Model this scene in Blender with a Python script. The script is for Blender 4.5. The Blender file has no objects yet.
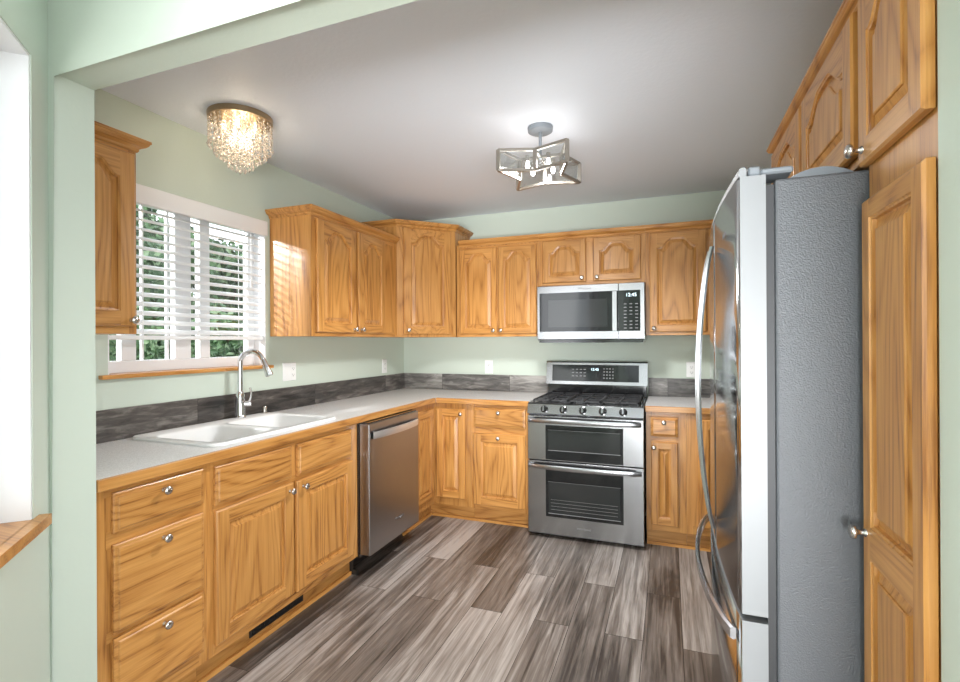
import bpy, bmesh, math, random
from mathutils import Vector, Matrix
random.seed(7)
S = bpy.context.scene
COL = S.collection
PI = math.pi

# ---------------------------------------------------------------- camera
F_PX = 498.03
CAM = Vector((2.2601, -3.9971, 1.3362))
yaw, pitch, roll = 0.3627, 0.0006, -0.0054
fwd = Vector((-math.sin(yaw)*math.cos(pitch), math.cos(yaw)*math.cos(pitch), math.sin(pitch)))
rgt = Vector((math.cos(yaw), math.sin(yaw), 0))
upv = rgt.cross(fwd)
r2 = rgt*math.cos(roll) + upv*math.sin(roll)
u2 = -rgt*math.sin(roll) + upv*math.cos(roll)
cd = bpy.data.cameras.new('camera')
cam = bpy.data.objects.new('camera', cd); COL.objects.link(cam)
cam.matrix_world = Matrix(((r2.x, u2.x, -fwd.x, CAM.x), (r2.y, u2.y, -fwd.y, CAM.y), (r2.z, u2.z, -fwd.z, CAM.z), (0, 0, 0, 1)))
cd.sensor_width = 36; cd.lens = F_PX*36/960; cd.clip_start = 0.02
S.camera = cam

# ---------------------------------------------------------------- world, daylight, exposure
W = bpy.data.worlds.new('sky'); S.world = W; W.use_nodes = True
wn = W.node_tree; bg = wn.nodes['Background']
bg.inputs[0].default_value = (0.86, 0.93, 1.0, 1); bg.inputs[1].default_value = 1.7

def area(name, loc, target, sx, sy, power, color=(1, 1, 1), spread=PI):
    l = bpy.data.lights.new(name, 'AREA'); l.shape = 'RECTANGLE'; l.size = sx; l.size_y = sy
    l.energy = power; l.color = color; l.spread = spread
    o = bpy.data.objects.new(name, l); COL.objects.link(o); o.location = loc
    o.rotation_euler = (Vector(target)-Vector(loc)).to_track_quat('-Z', 'Y').to_euler()
    return o
# daylight through the kitchen and bay windows; added fill lights from the dining side
area('daylight_kitchen_window', (-1.6, -3.3, 2.55), (0.15, -1.75, 1.6), 0.22, 0.22, 75, (0.95, 0.98, 1.0))
area('fill_dining_back', (3.3, -7.1, 1.25), (2.4, -2, 2.0), 3.4, 2.2, 26, (0.98, 0.99, 1.0))  # added fill light at an invented opening behind the camera
area('fill_ceiling_uplight', (3.3, -7.05, 0.5), (1.8, -1.2, 2.42), 3.2, 0.8, 58, (0.96, 0.98, 1.0), 1.5)  # added low fill, aimed upward to brighten the ceiling
area('fill_dining_right', (6.1, -5.0, 1.4), (2.5, -4.4, 1.3), 2.2, 1.6, 45, (0.98, 0.99, 1.0))  # added side fill at a made-up opening in the unseen dining wall
area('daylight_bay_window', (0.62, -4.08, 1.5), (1.6, -3.1, 1.3), 0.9, 1.2, 6, (1, 1, 1))
S.view_settings.view_transform = 'Standard'; S.view_settings.look = 'None'
S.view_settings.gamma = 1; S.view_settings.use_curve_mapping = False
S.view_settings.exposure = 0.70

# ---------------------------------------------------------------- materials
def newmat(name):
    m = bpy.data.materials.new(name); m.use_nodes = True
    nt = m.node_tree; return m, nt, nt.nodes['Principled BSDF']
def N(nt, t, **kw):
    n = nt.nodes.new(t)
    for k, v in kw.items(): setattr(n, k, v)
    return n
def simple(name, col, rough=0.5, metal=0.0, bump=None, spec=None, coat=0, emit=None, estr=0):
    m, nt, b = newmat(name)
    b.inputs['Base Color'].default_value = (*col, 1); b.inputs['Roughness'].default_value = rough
    b.inputs['Metallic'].default_value = metal
    if spec is not None: b.inputs['Specular IOR Level'].default_value = spec
    if coat: b.inputs['Coat Weight'].default_value = coat; b.inputs['Coat Roughness'].default_value = 0.08
    if emit: b.inputs['Emission Color'].default_value = (*emit, 1); b.inputs['Emission Strength'].default_value = estr
    # faint procedural variation on every surface
    tc = N(nt, 'ShaderNodeTexCoord'); no = N(nt, 'ShaderNodeTexNoise')
    sc, st, dist = bump if bump else (60, 0.02, 0.001)
    no.inputs['Scale'].default_value = sc; no.inputs['Detail'].default_value = 3
    nt.links.new(tc.outputs['Object'], no.inputs['Vector'])
    bp_ = N(nt, 'ShaderNodeBump'); bp_.inputs['Strength'].default_value = st; bp_.inputs['Distance'].default_value = dist
    nt.links.new(no.outputs['Fac'], bp_.inputs['Height']); nt.links.new(bp_.outputs['Normal'], b.inputs['Normal'])
    return m
def oak(name, axis):
    m, nt, b = newmat(name)
    L = nt.links.new
    tc = N(nt, 'ShaderNodeTexCoord'); oi = N(nt, 'ShaderNodeObjectInfo')
    geo = tc.outputs['Object']
    off = N(nt, 'ShaderNodeVectorMath', operation='SCALE'); off.inputs[0].default_value = (13.1, 7.7, 19.3)
    L(oi.outputs['Random'], off.inputs['Scale'])
    ad = N(nt, 'ShaderNodeVectorMath', operation='ADD'); L(geo, ad.inputs[0]); L(off.outputs[0], ad.inputs[1])
    def stretched(across, along):
        mp = N(nt, 'ShaderNodeMapping'); s = [across]*3; s['xyz'.index(axis)] = along
        mp.inputs['Scale'].default_value = s; L(ad.outputs[0], mp.inputs['Vector']); return mp.outputs[0]
    n1 = N(nt, 'ShaderNodeTexNoise'); n1.inputs['Scale'].default_value = 1; n1.inputs['Detail'].default_value = 1.5; n1.inputs['Distortion'].default_value = 0.3
    L(stretched(5.5, 0.7), n1.inputs['Vector'])
    mu = N(nt, 'ShaderNodeMath', operation='MULTIPLY'); mu.inputs[1].default_value = 95; L(n1.outputs['Fac'], mu.inputs[0])
    sn = N(nt, 'ShaderNodeMath', operation='SINE'); L(mu.outputs[0], sn.inputs[0])
    rg = N(nt, 'ShaderNodeMapRange'); rg.inputs['From Min'].default_value = -1; rg.inputs['From Max'].default_value = 1
    L(sn.outputs[0], rg.inputs['Value'])
    n2 = N(nt, 'ShaderNodeTexNoise'); n2.inputs['Scale'].default_value = 1; n2.inputs['Detail'].default_value = 4; n2.inputs['Roughness'].default_value = 0.6
    L(stretched(170, 5), n2.inputs['Vector'])
    n3 = N(nt, 'ShaderNodeTexNoise'); n3.inputs['Scale'].default_value = 1; n3.inputs['Detail'].default_value = 2
    L(stretched(9, 1.2), n3.inputs['Vector'])
    cr = N(nt, 'ShaderNodeValToRGB'); e = cr.color_ramp.elements
    e[0].position = 0.0; e[0].color = (0.20, 0.066, 0.011, 1); e[1].position = 1.0; e[1].color = (0.68, 0.345, 0.10, 1)
    x = cr.color_ramp.elements.new(0.35); x.color = (0.49, 0.215, 0.05, 1)
    # factor = .45 rings + .35 pores + .2 broad
    a1 = N(nt, 'ShaderNodeMath', operation='POWER'); a1.inputs[1].default_value = 0.6; L(rg.outputs[0], a1.inputs[0])
    m1 = N(nt, 'ShaderNodeMath', operation='MULTIPLY'); m1.inputs[1].default_value = 0.40; L(a1.outputs[0], m1.inputs[0])
    m2 = N(nt, 'ShaderNodeMath', operation='MULTIPLY_ADD'); m2.inputs[1].default_value = 1.1; L(n2.outputs['Fac'], m2.inputs[0]); L(m1.outputs[0], m2.inputs[2])
    m3 = N(nt, 'ShaderNodeMath', operation='MULTIPLY_ADD'); m3.inputs[1].default_value = 0.55; L(n3.outputs['Fac'], m3.inputs[0]); L(m2.outputs[0], m3.inputs[2])
    m4 = N(nt, 'ShaderNodeMath', operation='SUBTRACT'); m4.inputs[1].default_value = 0.56; L(m3.outputs[0], m4.inputs[0])
    L(m4.outputs[0], cr.inputs['Fac'])
    hs = N(nt, 'ShaderNodeHueSaturation'); vr = N(nt, 'ShaderNodeMapRange'); vr.inputs['To Min'].default_value = 0.9; vr.inputs['To Max'].default_value = 1.1
    L(oi.outputs['Random'], vr.inputs['Value']); L(vr.outputs[0], hs.inputs['Value']); L(cr.outputs[0], hs.inputs['Color'])
    L(hs.outputs[0], b.inputs['Base Color'])
    b.inputs['Roughness'].default_value = 0.34; b.inputs['Coat Weight'].default_value = 0.25; b.inputs['Coat Roughness'].default_value = 0.18
    bp_ = N(nt, 'ShaderNodeBump'); bp_.inputs['Strength'].default_value = 0.12; bp_.inputs['Distance'].default_value = 0.001
    L(n2.outputs['Fac'], bp_.inputs['Height']); L(bp_.outputs[0], b.inputs['Normal'])
    return m
OZ, OX, OY = oak('oak_vertical_grain', 'z'), oak('oak_grain_x', 'x'), oak('oak_grain_y', 'y')

def planks(name, along, row, length, c1, c2, c3, rough, grain=(60, 2.2), mortar=0.0012, spread=0.45):
    m, nt, b = newmat(name); L = nt.links.new
    tc = N(nt, 'ShaderNodeTexCoord'); sp = N(nt, 'ShaderNodeSeparateXYZ'); L(tc.outputs['Object'], sp.inputs[0])
    cb = N(nt, 'ShaderNodeCombineXYZ')
    a, c = {'y': ('Y', 'X'), 'x': ('X', 'Z'), 'yz': ('Y', 'Z')}[along]
    L(sp.outputs[a], cb.inputs[0]); L(sp.outputs[c], cb.inputs[1])
    br = N(nt, 'ShaderNodeTexBrick'); br.offset = 0.37; br.offset_frequency = 2
    for k, v in (('Scale', 1), ('Mortar Size', mortar), ('Mortar Smooth', 0.1), ('Bias', 0), ('Brick Width', length), ('Row Height', row)):
        br.inputs[k].default_value = v
    br.inputs['Color1'].default_value = (0, 0, 0, 1); br.inputs['Color2'].default_value = (1, 1, 1, 1); br.inputs['Mortar'].default_value = (0.3, 0.3, 0.3, 1)
    L(cb.outputs[0], br.inputs['Vector'])
    # grain, shifted from plank to plank
    sh = N(nt, 'ShaderNodeVectorMath', operation='SCALE'); sh.inputs[0].default_value = (3.3, 9.1, 17.0)
    bw = N(nt, 'ShaderNodeRGBToBW'); L(br.outputs['Color'], bw.inputs[0]); L(bw.outputs[0], sh.inputs['Scale'])
    ad = N(nt, 'ShaderNodeVectorMath', operation='ADD'); L(cb.outputs[0], ad.inputs[0]); L(sh.outputs[0], ad.inputs[1])
    mp = N(nt, 'ShaderNodeMapping'); mp.inputs['Scale'].default_value = (grain[1], grain[0], 1); L(ad.outputs[0], mp.inputs['Vector'])
    n1 = N(nt, 'ShaderNodeTexNoise'); n1.inputs['Scale'].default_value = 1; n1.inputs['Detail'].default_value = 6; n1.inputs['Roughness'].default_value = 0.65; n1.inputs['Distortion'].default_value = 0.6
    L(mp.outputs[0], n1.inputs['Vector'])
    mp2 = N(nt, 'ShaderNodeMapping'); mp2.inputs['Scale'].default_value = (1.1, 7, 1); L(ad.outputs[0], mp2.inputs['Vector'])
    n2 = N(nt, 'ShaderNodeTexNoise'); n2.inputs['Scale'].default_value = 1; n2.inputs['Detail'].default_value = 3; n2.inputs['Distortion'].default_value = 1.2; L(mp2.outputs[0], n2.inputs['Vector'])
    s1 = N(nt, 'ShaderNodeMath', operation='MULTIPLY'); s1.inputs[1].default_value = spread; L(bw.outputs[0], s1.inputs[0])
    s2 = N(nt, 'ShaderNodeMath', operation='MULTIPLY_ADD'); s2.inputs[1].default_value = 1.15; L(n1.outputs['Fac'], s2.inputs[0]); L(s1.outputs[0], s2.inputs[2])
    s3 = N(nt, 'ShaderNodeMath', operation='MULTIPLY_ADD'); s3.inputs[1].default_value = 1.0; L(n2.outputs['Fac'], s3.inputs[0]); L(s2.outputs[0], s3.inputs[2])
    s4 = N(nt, 'ShaderNodeMath', operation='SUBTRACT'); s4.inputs[1].default_value = 0.58 + spread/2; L(s3.outputs[0], s4.inputs[0])
    cr = N(nt, 'ShaderNodeValToRGB'); e = cr.color_ramp.elements
    e[0].position = 0.17; e[0].color = (*c1, 1); e[1].position = 0.85; e[1].color = (*c3, 1)
    x = e.new(0.5); x.color = (*c2, 1)
    L(s4.outputs[0], cr.inputs['Fac'])
    mx = N(nt, 'ShaderNodeMix', data_type='RGBA'); L(br.outputs['Fac'], mx.inputs[0]); L(cr.outputs[0], mx.inputs[6])
    mx.inputs[7].default_value = (*[v*0.45 for v in c1], 1)
    L(mx.outputs[2], b.inputs['Base Color'])
    b.inputs['Roughness'].default_value = rough
    bp_ = N(nt, 'ShaderNodeBump'); bp_.inputs['Strength'].default_value = 0.25; bp_.inputs['Distance'].default_value = 0.002
    L(n1.outputs['Fac'], bp_.inputs['Height']); L(bp_.outputs[0], b.inputs['Normal'])
    return m
FLOOR = planks('vinyl_plank_floor', 'y', 0.165, 1.22, (0.058, 0.045, 0.037), (0.215, 0.18, 0.155), (0.50, 0.455, 0.42), 0.38, grain=(48, 2.0), spread=0.5)
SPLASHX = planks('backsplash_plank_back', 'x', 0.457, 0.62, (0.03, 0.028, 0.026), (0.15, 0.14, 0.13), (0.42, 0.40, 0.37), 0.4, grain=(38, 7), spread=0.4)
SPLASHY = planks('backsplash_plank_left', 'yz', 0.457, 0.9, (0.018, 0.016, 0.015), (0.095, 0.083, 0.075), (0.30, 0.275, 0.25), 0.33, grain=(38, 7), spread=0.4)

WALL = simple('sage_green_paint', (0.59, 0.66, 0.57), 0.62, bump=(90, 0.25, 0.0015))
CEIL = simple('white_ceiling_paint', (0.80, 0.84, 0.90), 0.55, bump=(60, 0.3, 0.003))
WHITE = simple('white_vinyl', (0.82, 0.82, 0.83), 0.4)
SLAT = simple('white_blind_slat', (0.88, 0.88, 0.88), 0.45)
PLATE = simple('white_plastic_plate', (0.85, 0.85, 0.83), 0.35)
SLOT = simple('dark_slot', (0.05, 0.05, 0.05), 0.5)
def counter_mat():
    m, nt, b = newmat('speckled_laminate'); L = nt.links.new
    tc = N(nt, 'ShaderNodeTexCoord'); n = N(nt, 'ShaderNodeTexNoise'); n.inputs['Scale'].default_value = 260; n.inputs['Detail'].default_value = 3
    L(tc.outputs['Object'], n.inputs['Vector'])
    cr = N(nt, 'ShaderNodeValToRGB'); e = cr.color_ramp.elements
    e[0].position = 0.35; e[0].color = (0.60, 0.59, 0.58, 1); e[1].position = 0.65; e[1].color = (0.84, 0.835, 0.83, 1)
    L(n.outputs['Fac'], cr.inputs['Fac']); L(cr.outputs[0], b.inputs['Base Color']); b.inputs['Roughness'].default_value = 0.28
    return m
COUNTER = counter_mat()
SINK = simple('white_sink_composite', (0.88, 0.88, 0.87), 0.22)
NICKEL = simple('brushed_nickel', (0.62, 0.58, 0.54), 0.25, 1.0)
CHROME = simple('chrome', (0.72, 0.72, 0.74), 0.12, 1.0)
def steel(name, col, rough, axis_scale, strength=0.02, var=0.06):
    m, nt, b = newmat(name); L = nt.links.new
    tc = N(nt, 'ShaderNodeTexCoord'); mp = N(nt, 'ShaderNodeMapping'); mp.inputs['Scale'].default_value = axis_scale
    L(tc.outputs['Object'], mp.inputs['Vector']); n = N(nt, 'ShaderNodeTexNoise'); n.inputs['Scale'].default_value = 1; n.inputs['Detail'].default_value = 3
    L(mp.outputs[0], n.inputs['Vector'])
    b.inputs['Base Color'].default_value = (*col, 1); b.inputs['Metallic'].default_value = 1
    mr = N(nt, 'ShaderNodeMapRange'); mr.inputs['To Min'].default_value = rough-var/2; mr.inputs['To Max'].default_value = rough+var/2
    L(n.outputs['Fac'], mr.inputs['Value']); L(mr.outputs[0], b.inputs['Roughness'])
    bp_ = N(nt, 'ShaderNodeBump'); bp_.inputs['Strength'].default_value = strength; bp_.inputs['Distance'].default_value = 0.0006
    L(n.outputs['Fac'], bp_.inputs['Height']); L(bp_.outputs[0], b.inputs['Normal'])
    return m
STEEL = steel('brushed_stainless_steel', (0.41, 0.41, 0.42), 0.22, (6, 6, 300))
STEELD = steel('dark_stainless_steel', (0.36, 0.355, 0.36), 0.32, (6, 6, 500))
STEELF = steel('fridge_door_steel', (0.55, 0.56, 0.57), 0.13, (6, 6, 300), 0.03)
STEELH = simple('satin_steel_handle', (0.50, 0.50, 0.52), 0.2, 1.0)
EDGEW = simple('fridge_door_edge', (0.25, 0.255, 0.26), 0.45, 0.2)
def pebble():
    m, nt, b = newmat('pebbled_grey_side'); L = nt.links.new
    tc = N(nt, 'ShaderNodeTexCoord'); v = N(nt, 'ShaderNodeTexNoise'); v.inputs['Scale'].default_value = 270; v.inputs['Detail'].default_value = 2
    L(tc.outputs['Object'], v.inputs['Vector'])
    b.inputs['Base Color'].default_value = (0.10, 0.106, 0.115, 1); b.inputs['Roughness'].default_value = 0.36
    bp_ = N(nt, 'ShaderNodeBump'); bp_.inputs['Strength'].default_value = 0.8; bp_.inputs['Distance'].default_value = 0.0022
    L(v.outputs['Fac'], bp_.inputs['Height']); L(bp_.outputs[0], b.inputs['Normal'])
    return m
PEBBLE = pebble()
GASKET = simple('black_rubber', (0.03, 0.03, 0.032), 0.5)
HINGEG = simple('grey_plastic_cover', (0.20, 0.22, 0.24), 0.45)
BLACK = simple('black_enamel', (0.012, 0.012, 0.013), 0.12, coat=0.5)
DGLASS = simple('dark_oven_glass', (0.012, 0.013, 0.014), 0.06, spec=0.5)
DGLASS2 = simple('grey_oven_window', (0.022, 0.024, 0.024), 0.09, spec=0.6)
IRON = simple('cast_iron', (0.03, 0.03, 0.032), 0.55)
TOEBLK = simple('black_metal_register', (0.02, 0.018, 0.016), 0.4)
MARK = simple('white_marking', (0.75, 0.75, 0.75), 0.5)
MARKD = simple('grey_marking', (0.22, 0.22, 0.22), 0.5)
DISPLAY = simple('display_digits', (0.6, 0.75, 0.8), 0.4, emit=(0.7, 0.9, 1.0), estr=1.2)
BRONZE = simple('antique_brass', (0.36, 0.27, 0.17), 0.35, 1.0)
CHAMP = simple('champagne_frame', (0.34, 0.31, 0.27), 0.35, 0.85)
def thin_glass(name, tint=(1, 1, 1), gl=0.12):
    m = bpy.data.materials.new(name); m.use_nodes = True; nt = m.node_tree; nt.nodes.clear(); L = nt.links.new
    o = N(nt, 'ShaderNodeOutputMaterial'); t = N(nt, 'ShaderNodeBsdfTransparent'); g = N(nt, 'ShaderNodeBsdfGlossy'); mx = N(nt, 'ShaderNodeMixShader')
    t.inputs[0].default_value = (*tint, 1); g.inputs['Roughness'].default_value = 0.03
    lw = N(nt, 'ShaderNodeLayerWeight'); lw.inputs[0].default_value = 0.5
    pw = N(nt, 'ShaderNodeMath', operation='POWER'); pw.inputs[1].default_value = 4; L(lw.outputs['Facing'], pw.inputs[0])
    ml = N(nt, 'ShaderNodeMath', operation='MAXIMUM'); ml.inputs[1].default_value = gl*0.4; L(pw.outputs[0], ml.inputs[0])
    L(ml.outputs[0], mx.inputs[0]); L(t.outputs[0], mx.inputs[1]); L(g.outputs[0], mx.inputs[2]); L(mx.outputs[0], o.inputs[0])
    return m
GLASS = thin_glass('window_glass')
LGLASS = thin_glass('lamp_glass', (0.93, 0.95, 0.95), 0.25)
def crystal():
    m, nt, b = newmat('crystal_bead')
    b.inputs['Base Color'].default_value = (1, 0.93, 0.84, 1); b.inputs['Roughness'].default_value = 0.03
    b.inputs['Transmission Weight'].default_value = 0.75; b.inputs['IOR'].default_value = 1.5
    return m
CRYSTAL = crystal()
BULB = simple('glowing_bulb', (1, 1, 1), 0.4, emit=(1.0, 0.95, 0.9), estr=9)
BULBW = simple('warm_glowing_bulb', (1, 0.9, 0.7), 0.4, emit=(1.0, 0.78, 0.48), estr=3.5)
LEAF = []
for i, c in enumerate([(0.05, 0.11, 0.04), (0.12, 0.22, 0.09), (0.24, 0.33, 0.18)]):
    LEAF.append(simple('leaf_green_%d' % i, c, 0.5))
BARK = simple('tree_bark', (0.10, 0.075, 0.055), 0.9, bump=(20, 0.8, 0.01))
GRASS = simple('lawn', (0.12, 0.20, 0.07), 0.9, bump=(40, 0.9, 0.02))
SIDING = simple('white_siding', (0.75, 0.76, 0.78), 0.6)

# ---------------------------------------------------------------- helpers
def mesh_obj(name, bm, mats, parent=None, smooth=False, angle=35):
    me = bpy.data.meshes.new(name)
    bmesh.ops.recalc_face_normals(bm, faces=bm.faces)
    bm.to_mesh(me); bm.free()
    for m in (mats if isinstance(mats, (list, tuple)) else [mats]): me.materials.append(m)
    if smooth:
        me.shade_smooth() if hasattr(me, 'shade_smooth') else None
        try: me.set_sharp_from_angle(angle=math.radians(angle))
        except Exception: pass
    o = bpy.data.objects.new(name, me); COL.objects.link(o)
    if parent is not None:
        o.parent = parent
        o.matrix_parent_inverse = parent.matrix_world_inv if hasattr(parent, 'matrix_world_inv') else Matrix.Translation(-parent.location)
    return o
def tag(o, label=None, cat=None, group=None, kind=None):
    if label: o['label'] = label
    if cat: o['category'] = cat
    if group: o['group'] = group
    if kind: o['kind'] = kind
    return o
def thing(name, loc, label, cat, group=None):
    o = bpy.data.objects.new(name, None); COL.objects.link(o); o.location = loc; o.empty_display_size = 0.05
    return tag(o, label, cat, group)
def box(bm, a, b, mi=0, bevel=0, seg=1):
    x0, y0, z0 = [min(p, q) for p, q in zip(a, b)]; x1, y1, z1 = [max(p, q) for p, q in zip(a, b)]
    v = [bm.verts.new(p) for p in ((x0, y0, z0), (x1, y0, z0), (x1, y1, z0), (x0, y1, z0), (x0, y0, z1), (x1, y0, z1), (x1, y1, z1), (x0, y1, z1))]
    fs = [bm.faces.new([v[i] for i in f]) for f in ((0, 3, 2, 1), (4, 5, 6, 7), (0, 1, 5, 4), (1, 2, 6, 5), (2, 3, 7, 6), (3, 0, 4, 7))]
    for f in fs: f.material_index = mi
    if bevel:
        es = list({e for f in fs for e in f.edges})
        r = bmesh.ops.bevel(bm, geom=es, offset=bevel, segments=seg, affect='EDGES', profile=0.5)
        for f in r['faces']: f.material_index = mi
    return v
def boxes(name, lst, mats, parent=None, bevel=0, seg=1, smooth=False):
    bm = bmesh.new()
    for a, b in lst: box(bm, a, b, 0, bevel, seg)
    return mesh_obj(name, bm, mats, parent, smooth)
def tube(bm, pts, rad, n=12, flat=1.0, caps=True, mi=0):
    """sweep a circle (or ellipse) along points; rad a number or a list"""
    pts = [Vector(p) for p in pts]; rings = []; prev = None
    for i, p in enumerate(pts):
        t = (pts[min(i+1, len(pts)-1)]-pts[max(i-1, 0)]).normalized()
        if prev is None:
            ref = Vector((0, 0, 1)) if abs(t.z) < 0.9 else Vector((0, 1, 0))
            a = t.cross(ref).normalized()
        else:
            a = (prev - t*prev.dot(t)).normalized()
        prev = a; b = t.cross(a)
        r = rad[i] if isinstance(rad, (list, tuple)) else rad
        rings.append([bm.verts.new(p + a*math.cos(2*PI*k/n)*r + b*math.sin(2*PI*k/n)*r*flat) for k in range(n)])
    for r0, r1 in zip(rings, rings[1:]):
        for k in range(n):
            f = bm.faces.new((r0[k], r0[(k+1) % n], r1[(k+1) % n], r1[k])); f.material_index = mi
    if caps:
        bm.faces.new(rings[0][::-1]).material_index = mi; bm.faces.new(rings[-1]).material_index = mi
def lathe(bm, prof, O, axis, n=20, mi=0):
    """prof: list of (radius, distance along axis)"""
    O = Vector(O); A = Vector(axis).normalized()
    ref = Vector((0, 0, 1)) if abs(A.z) < 0.9 else Vector((1, 0, 0))
    a = A.cross(ref).normalized(); b = A.cross(a); rings = []
    for r, h in prof:
        if r < 1e-6: rings.append([bm.verts.new(O+A*h)])
        else: rings.append([bm.verts.new(O + A*h + a*math.cos(2*PI*k/n)*r + b*math.sin(2*PI*k/n)*r) for k in range(n)])
    for r0, r1 in zip(rings, rings[1:]):
        for k in range(n):
            k2 = (k+1) % n
            if len(r0) == 1 and len(r1) == 1: continue
            if len(r0) == 1: f = bm.faces.new((r0[0], r1[k2], r1[k]))
            elif len(r1) == 1: f = bm.faces.new((r0[k], r0[k2], r1[0]))
            else: f = bm.faces.new((r0[k], r0[k2], r1[k2], r1[k]))
            f.material_index = mi
def prism(bm, prof, O, A, B, D, length, mi=0):
    """polygon prof (a,b) in plane A,B at O extruded along D"""
    O, A, B, D = Vector(O), Vector(A), Vector(B), Vector(D)
    v0 = [bm.verts.new(O + A*a + B*b) for a, b in prof]; v1 = [bm.verts.new(O + A*a + B*b + D*length) for a, b in prof]
    n = len(prof); fs = [bm.faces.new(v0[::-1]), bm.faces.new(v1)]
    for k in range(n): fs.append(bm.faces.new((v0[k], v0[(k+1) % n], v1[(k+1) % n], v1[k])))
    for f in fs: f.material_index = mi

class Fr:
    """a cabinet front: origin on the face-frame plane, u to the right, n towards the room"""
    def __init__(s, O, U, Nn, hmat): s.O = Vector(O); s.U = Vector(U).normalized(); s.N = Vector(Nn).normalized(); s.h = hmat
    def p(s, u, v, w=0): return s.O + s.U*u + Vector((0, 0, v)) + s.N*w
    def box(s, bm, a, b, mi=0):
        vs = []
        for w in (a[2], b[2]):
            for u, v in ((a[0], a[1]), (b[0], a[1]), (b[0], b[1]), (a[0], b[1])): vs.append(bm.verts.new(s.p(u, v, w)))
        for f in ((3, 2, 1, 0), (4, 5, 6, 7), (0, 1, 5, 4), (1, 2, 6, 5), (2, 3, 7, 6), (3, 0, 4, 7)):
            bm.faces.new([vs[i] for i in f]).material_index = mi
LEFT = lambda y0, x=0.59: Fr((x, y0, 0), (0, 1, 0), (1, 0, 0), OY)
BACK = lambda x0, y=-0.59: Fr((x0, y, 0), (1, 0, 0), (0, -1, 0), OX)
RIGHT = lambda y0, x=2.67: Fr((x, y0, 0), (0, -1, 0), (-1, 0, 0), OY)

def add_knob(fr, u, v, parent, w=0.02):
    bm = bmesh.new()
    lathe(bm, [(0.0085, 0), (0.0085, 0.003), (0.005, 0.006), (0.0048, 0.014), (0.008, 0.018), (0.0145, 0.021), (0.0155, 0.025), (0.0135, 0.029), (0.008, 0.0315), (0, 0.0325)], fr.p(u, v, w-0.001), fr.N)
    return mesh_obj('knob', bm, NICKEL, parent, True, 50)

def add_door(fr, u0, u1, v0, v1, parent, arch=0.0, knob=None, mid=None, stile=0.058, T=0.019):
    """raised panel door; arch = rise of the cathedral top; knob = (u, v)"""
    bm = bmesh.new(); w0 = 0.0030; w1 = w0+T-0.001; c = 0.005
    st = min(stile, (u1-u0)*0.27)
    ub = [u0+st, u1-st]
    def panel(va, vb, rise):
        n = 32
        def shape(t):
            t = (t-0.05)/0.90
            if t <= 0 or t >= 1: return 0
            q_ = min(1, min(t, 1-t)/0.36); return q_*q_*(3-2*q_)
        def loop(s, w):
            pts = []
            for k in range(n+1):
                t = k/n; pts.append((ub[0]+s+(ub[1]-ub[0]-2*s)*t, vb-rise+rise*shape(t)-s, w))
            return pts, [(ub[0]+s+(ub[1]-ub[0]-2*s)*(k/n), va+s, w) for k in range(n+1)]
        prof = [(0, w1), (0.002, w1-0.003), (0.006, w1-0.004), (0.007, w1-0.0125), (0.011, w1-0.0135), (0.030, w1-0.006), (0.0305, w1-0.0025), (0.034, w1-0.001)]
        prev = None
        for s, w in prof:
            T_, B_ = loop(s, w)
            tv = [bm.verts.new(fr.p(*p)) for p in T_]; bv = [bm.verts.new(fr.p(*p)) for p in B_]
            if prev:
                pt, pb = prev
                for k in range(n):
                    bm.faces.new((pt[k], pt[k+1], tv[k+1], tv[k])); bm.faces.new((pb[k+1], pb[k], bv[k], bv[k+1]))
                bm.faces.new((pt[0], tv[0], bv[0], pb[0])); bm.faces.new((pt[n], pb[n], bv[n], tv[n]))
            else: first = (T_, B_)
            prev = (tv, bv)
        tv, bv = prev
        for k in range(n): bm.faces.new((tv[k], tv[k+1], bv[k+1], bv[k]))
        return first
    # openings
    ops = []
    bot, top = v0+st, v1-st*(0.85 if arch else 1.0)
    if mid: ops = [(bot, mid-0.034, 0), (mid+0.034, top, arch)]
    else: ops = [(bot, top, arch)]
    firsts = [panel(*o) for o in ops]
    def q(pts, mi=0):
        f = bm.faces.new([bm.verts.new(fr.p(*p)) for p in pts]); f.material_index = mi
    # stiles
    for a, b, o in ((u0+c, ub[0], 0), (ub[1], u1-c, 1)): q([(a, v0+c, w1), (b, v0+c, w1), (b, v1-c, w1), (a, v1-c, w1)])
    # bottom / mid rails
    q([(ub[0], v0+c, w1), (ub[1], v0+c, w1), (ub[1], bot, w1), (ub[0], bot, w1)], 1)
    if mid: q([(ub[0], mid-0.034, w1), (ub[1], mid-0.034, w1), (ub[1], mid+0.034, w1), (ub[0], mid+0.034, w1)], 1)
    Tt = firsts[-1][0]
    for a, b in zip(Tt, Tt[1:]): q([a, b, (b[0], v1-c, w1), (a[0], v1-c, w1)], 1)
    # chamfered outer edge, sides and back
    R0 = [(u0+c, v0+c, w1), (u1-c, v0+c, w1), (u1-c, v1-c, w1), (u0+c, v1-c, w1)]
    R1 = [(u0, v0, w1-c), (u1, v0, w1-c), (u1, v1, w1-c), (u0, v1, w1-c)]
    R2 = [(u0, v0, w0), (u1, v0, w0), (u1, v1, w0), (u0, v1, w0)]
    for A, B in ((R0, R1), (R1, R2)):
        for k in range(4): q([A[k], A[(k+1) % 4], B[(k+1) % 4], B[k]], 1 if k % 2 == 0 else 0)
    q(R2)
    bmesh.ops.remove_doubles(bm, verts=bm.verts, dist=0.00005)
    o = mesh_obj('door', bm, [OZ, fr.h], parent)
    if knob: add_knob(fr, knob[0], knob[1], o, w1)
    return o
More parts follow.
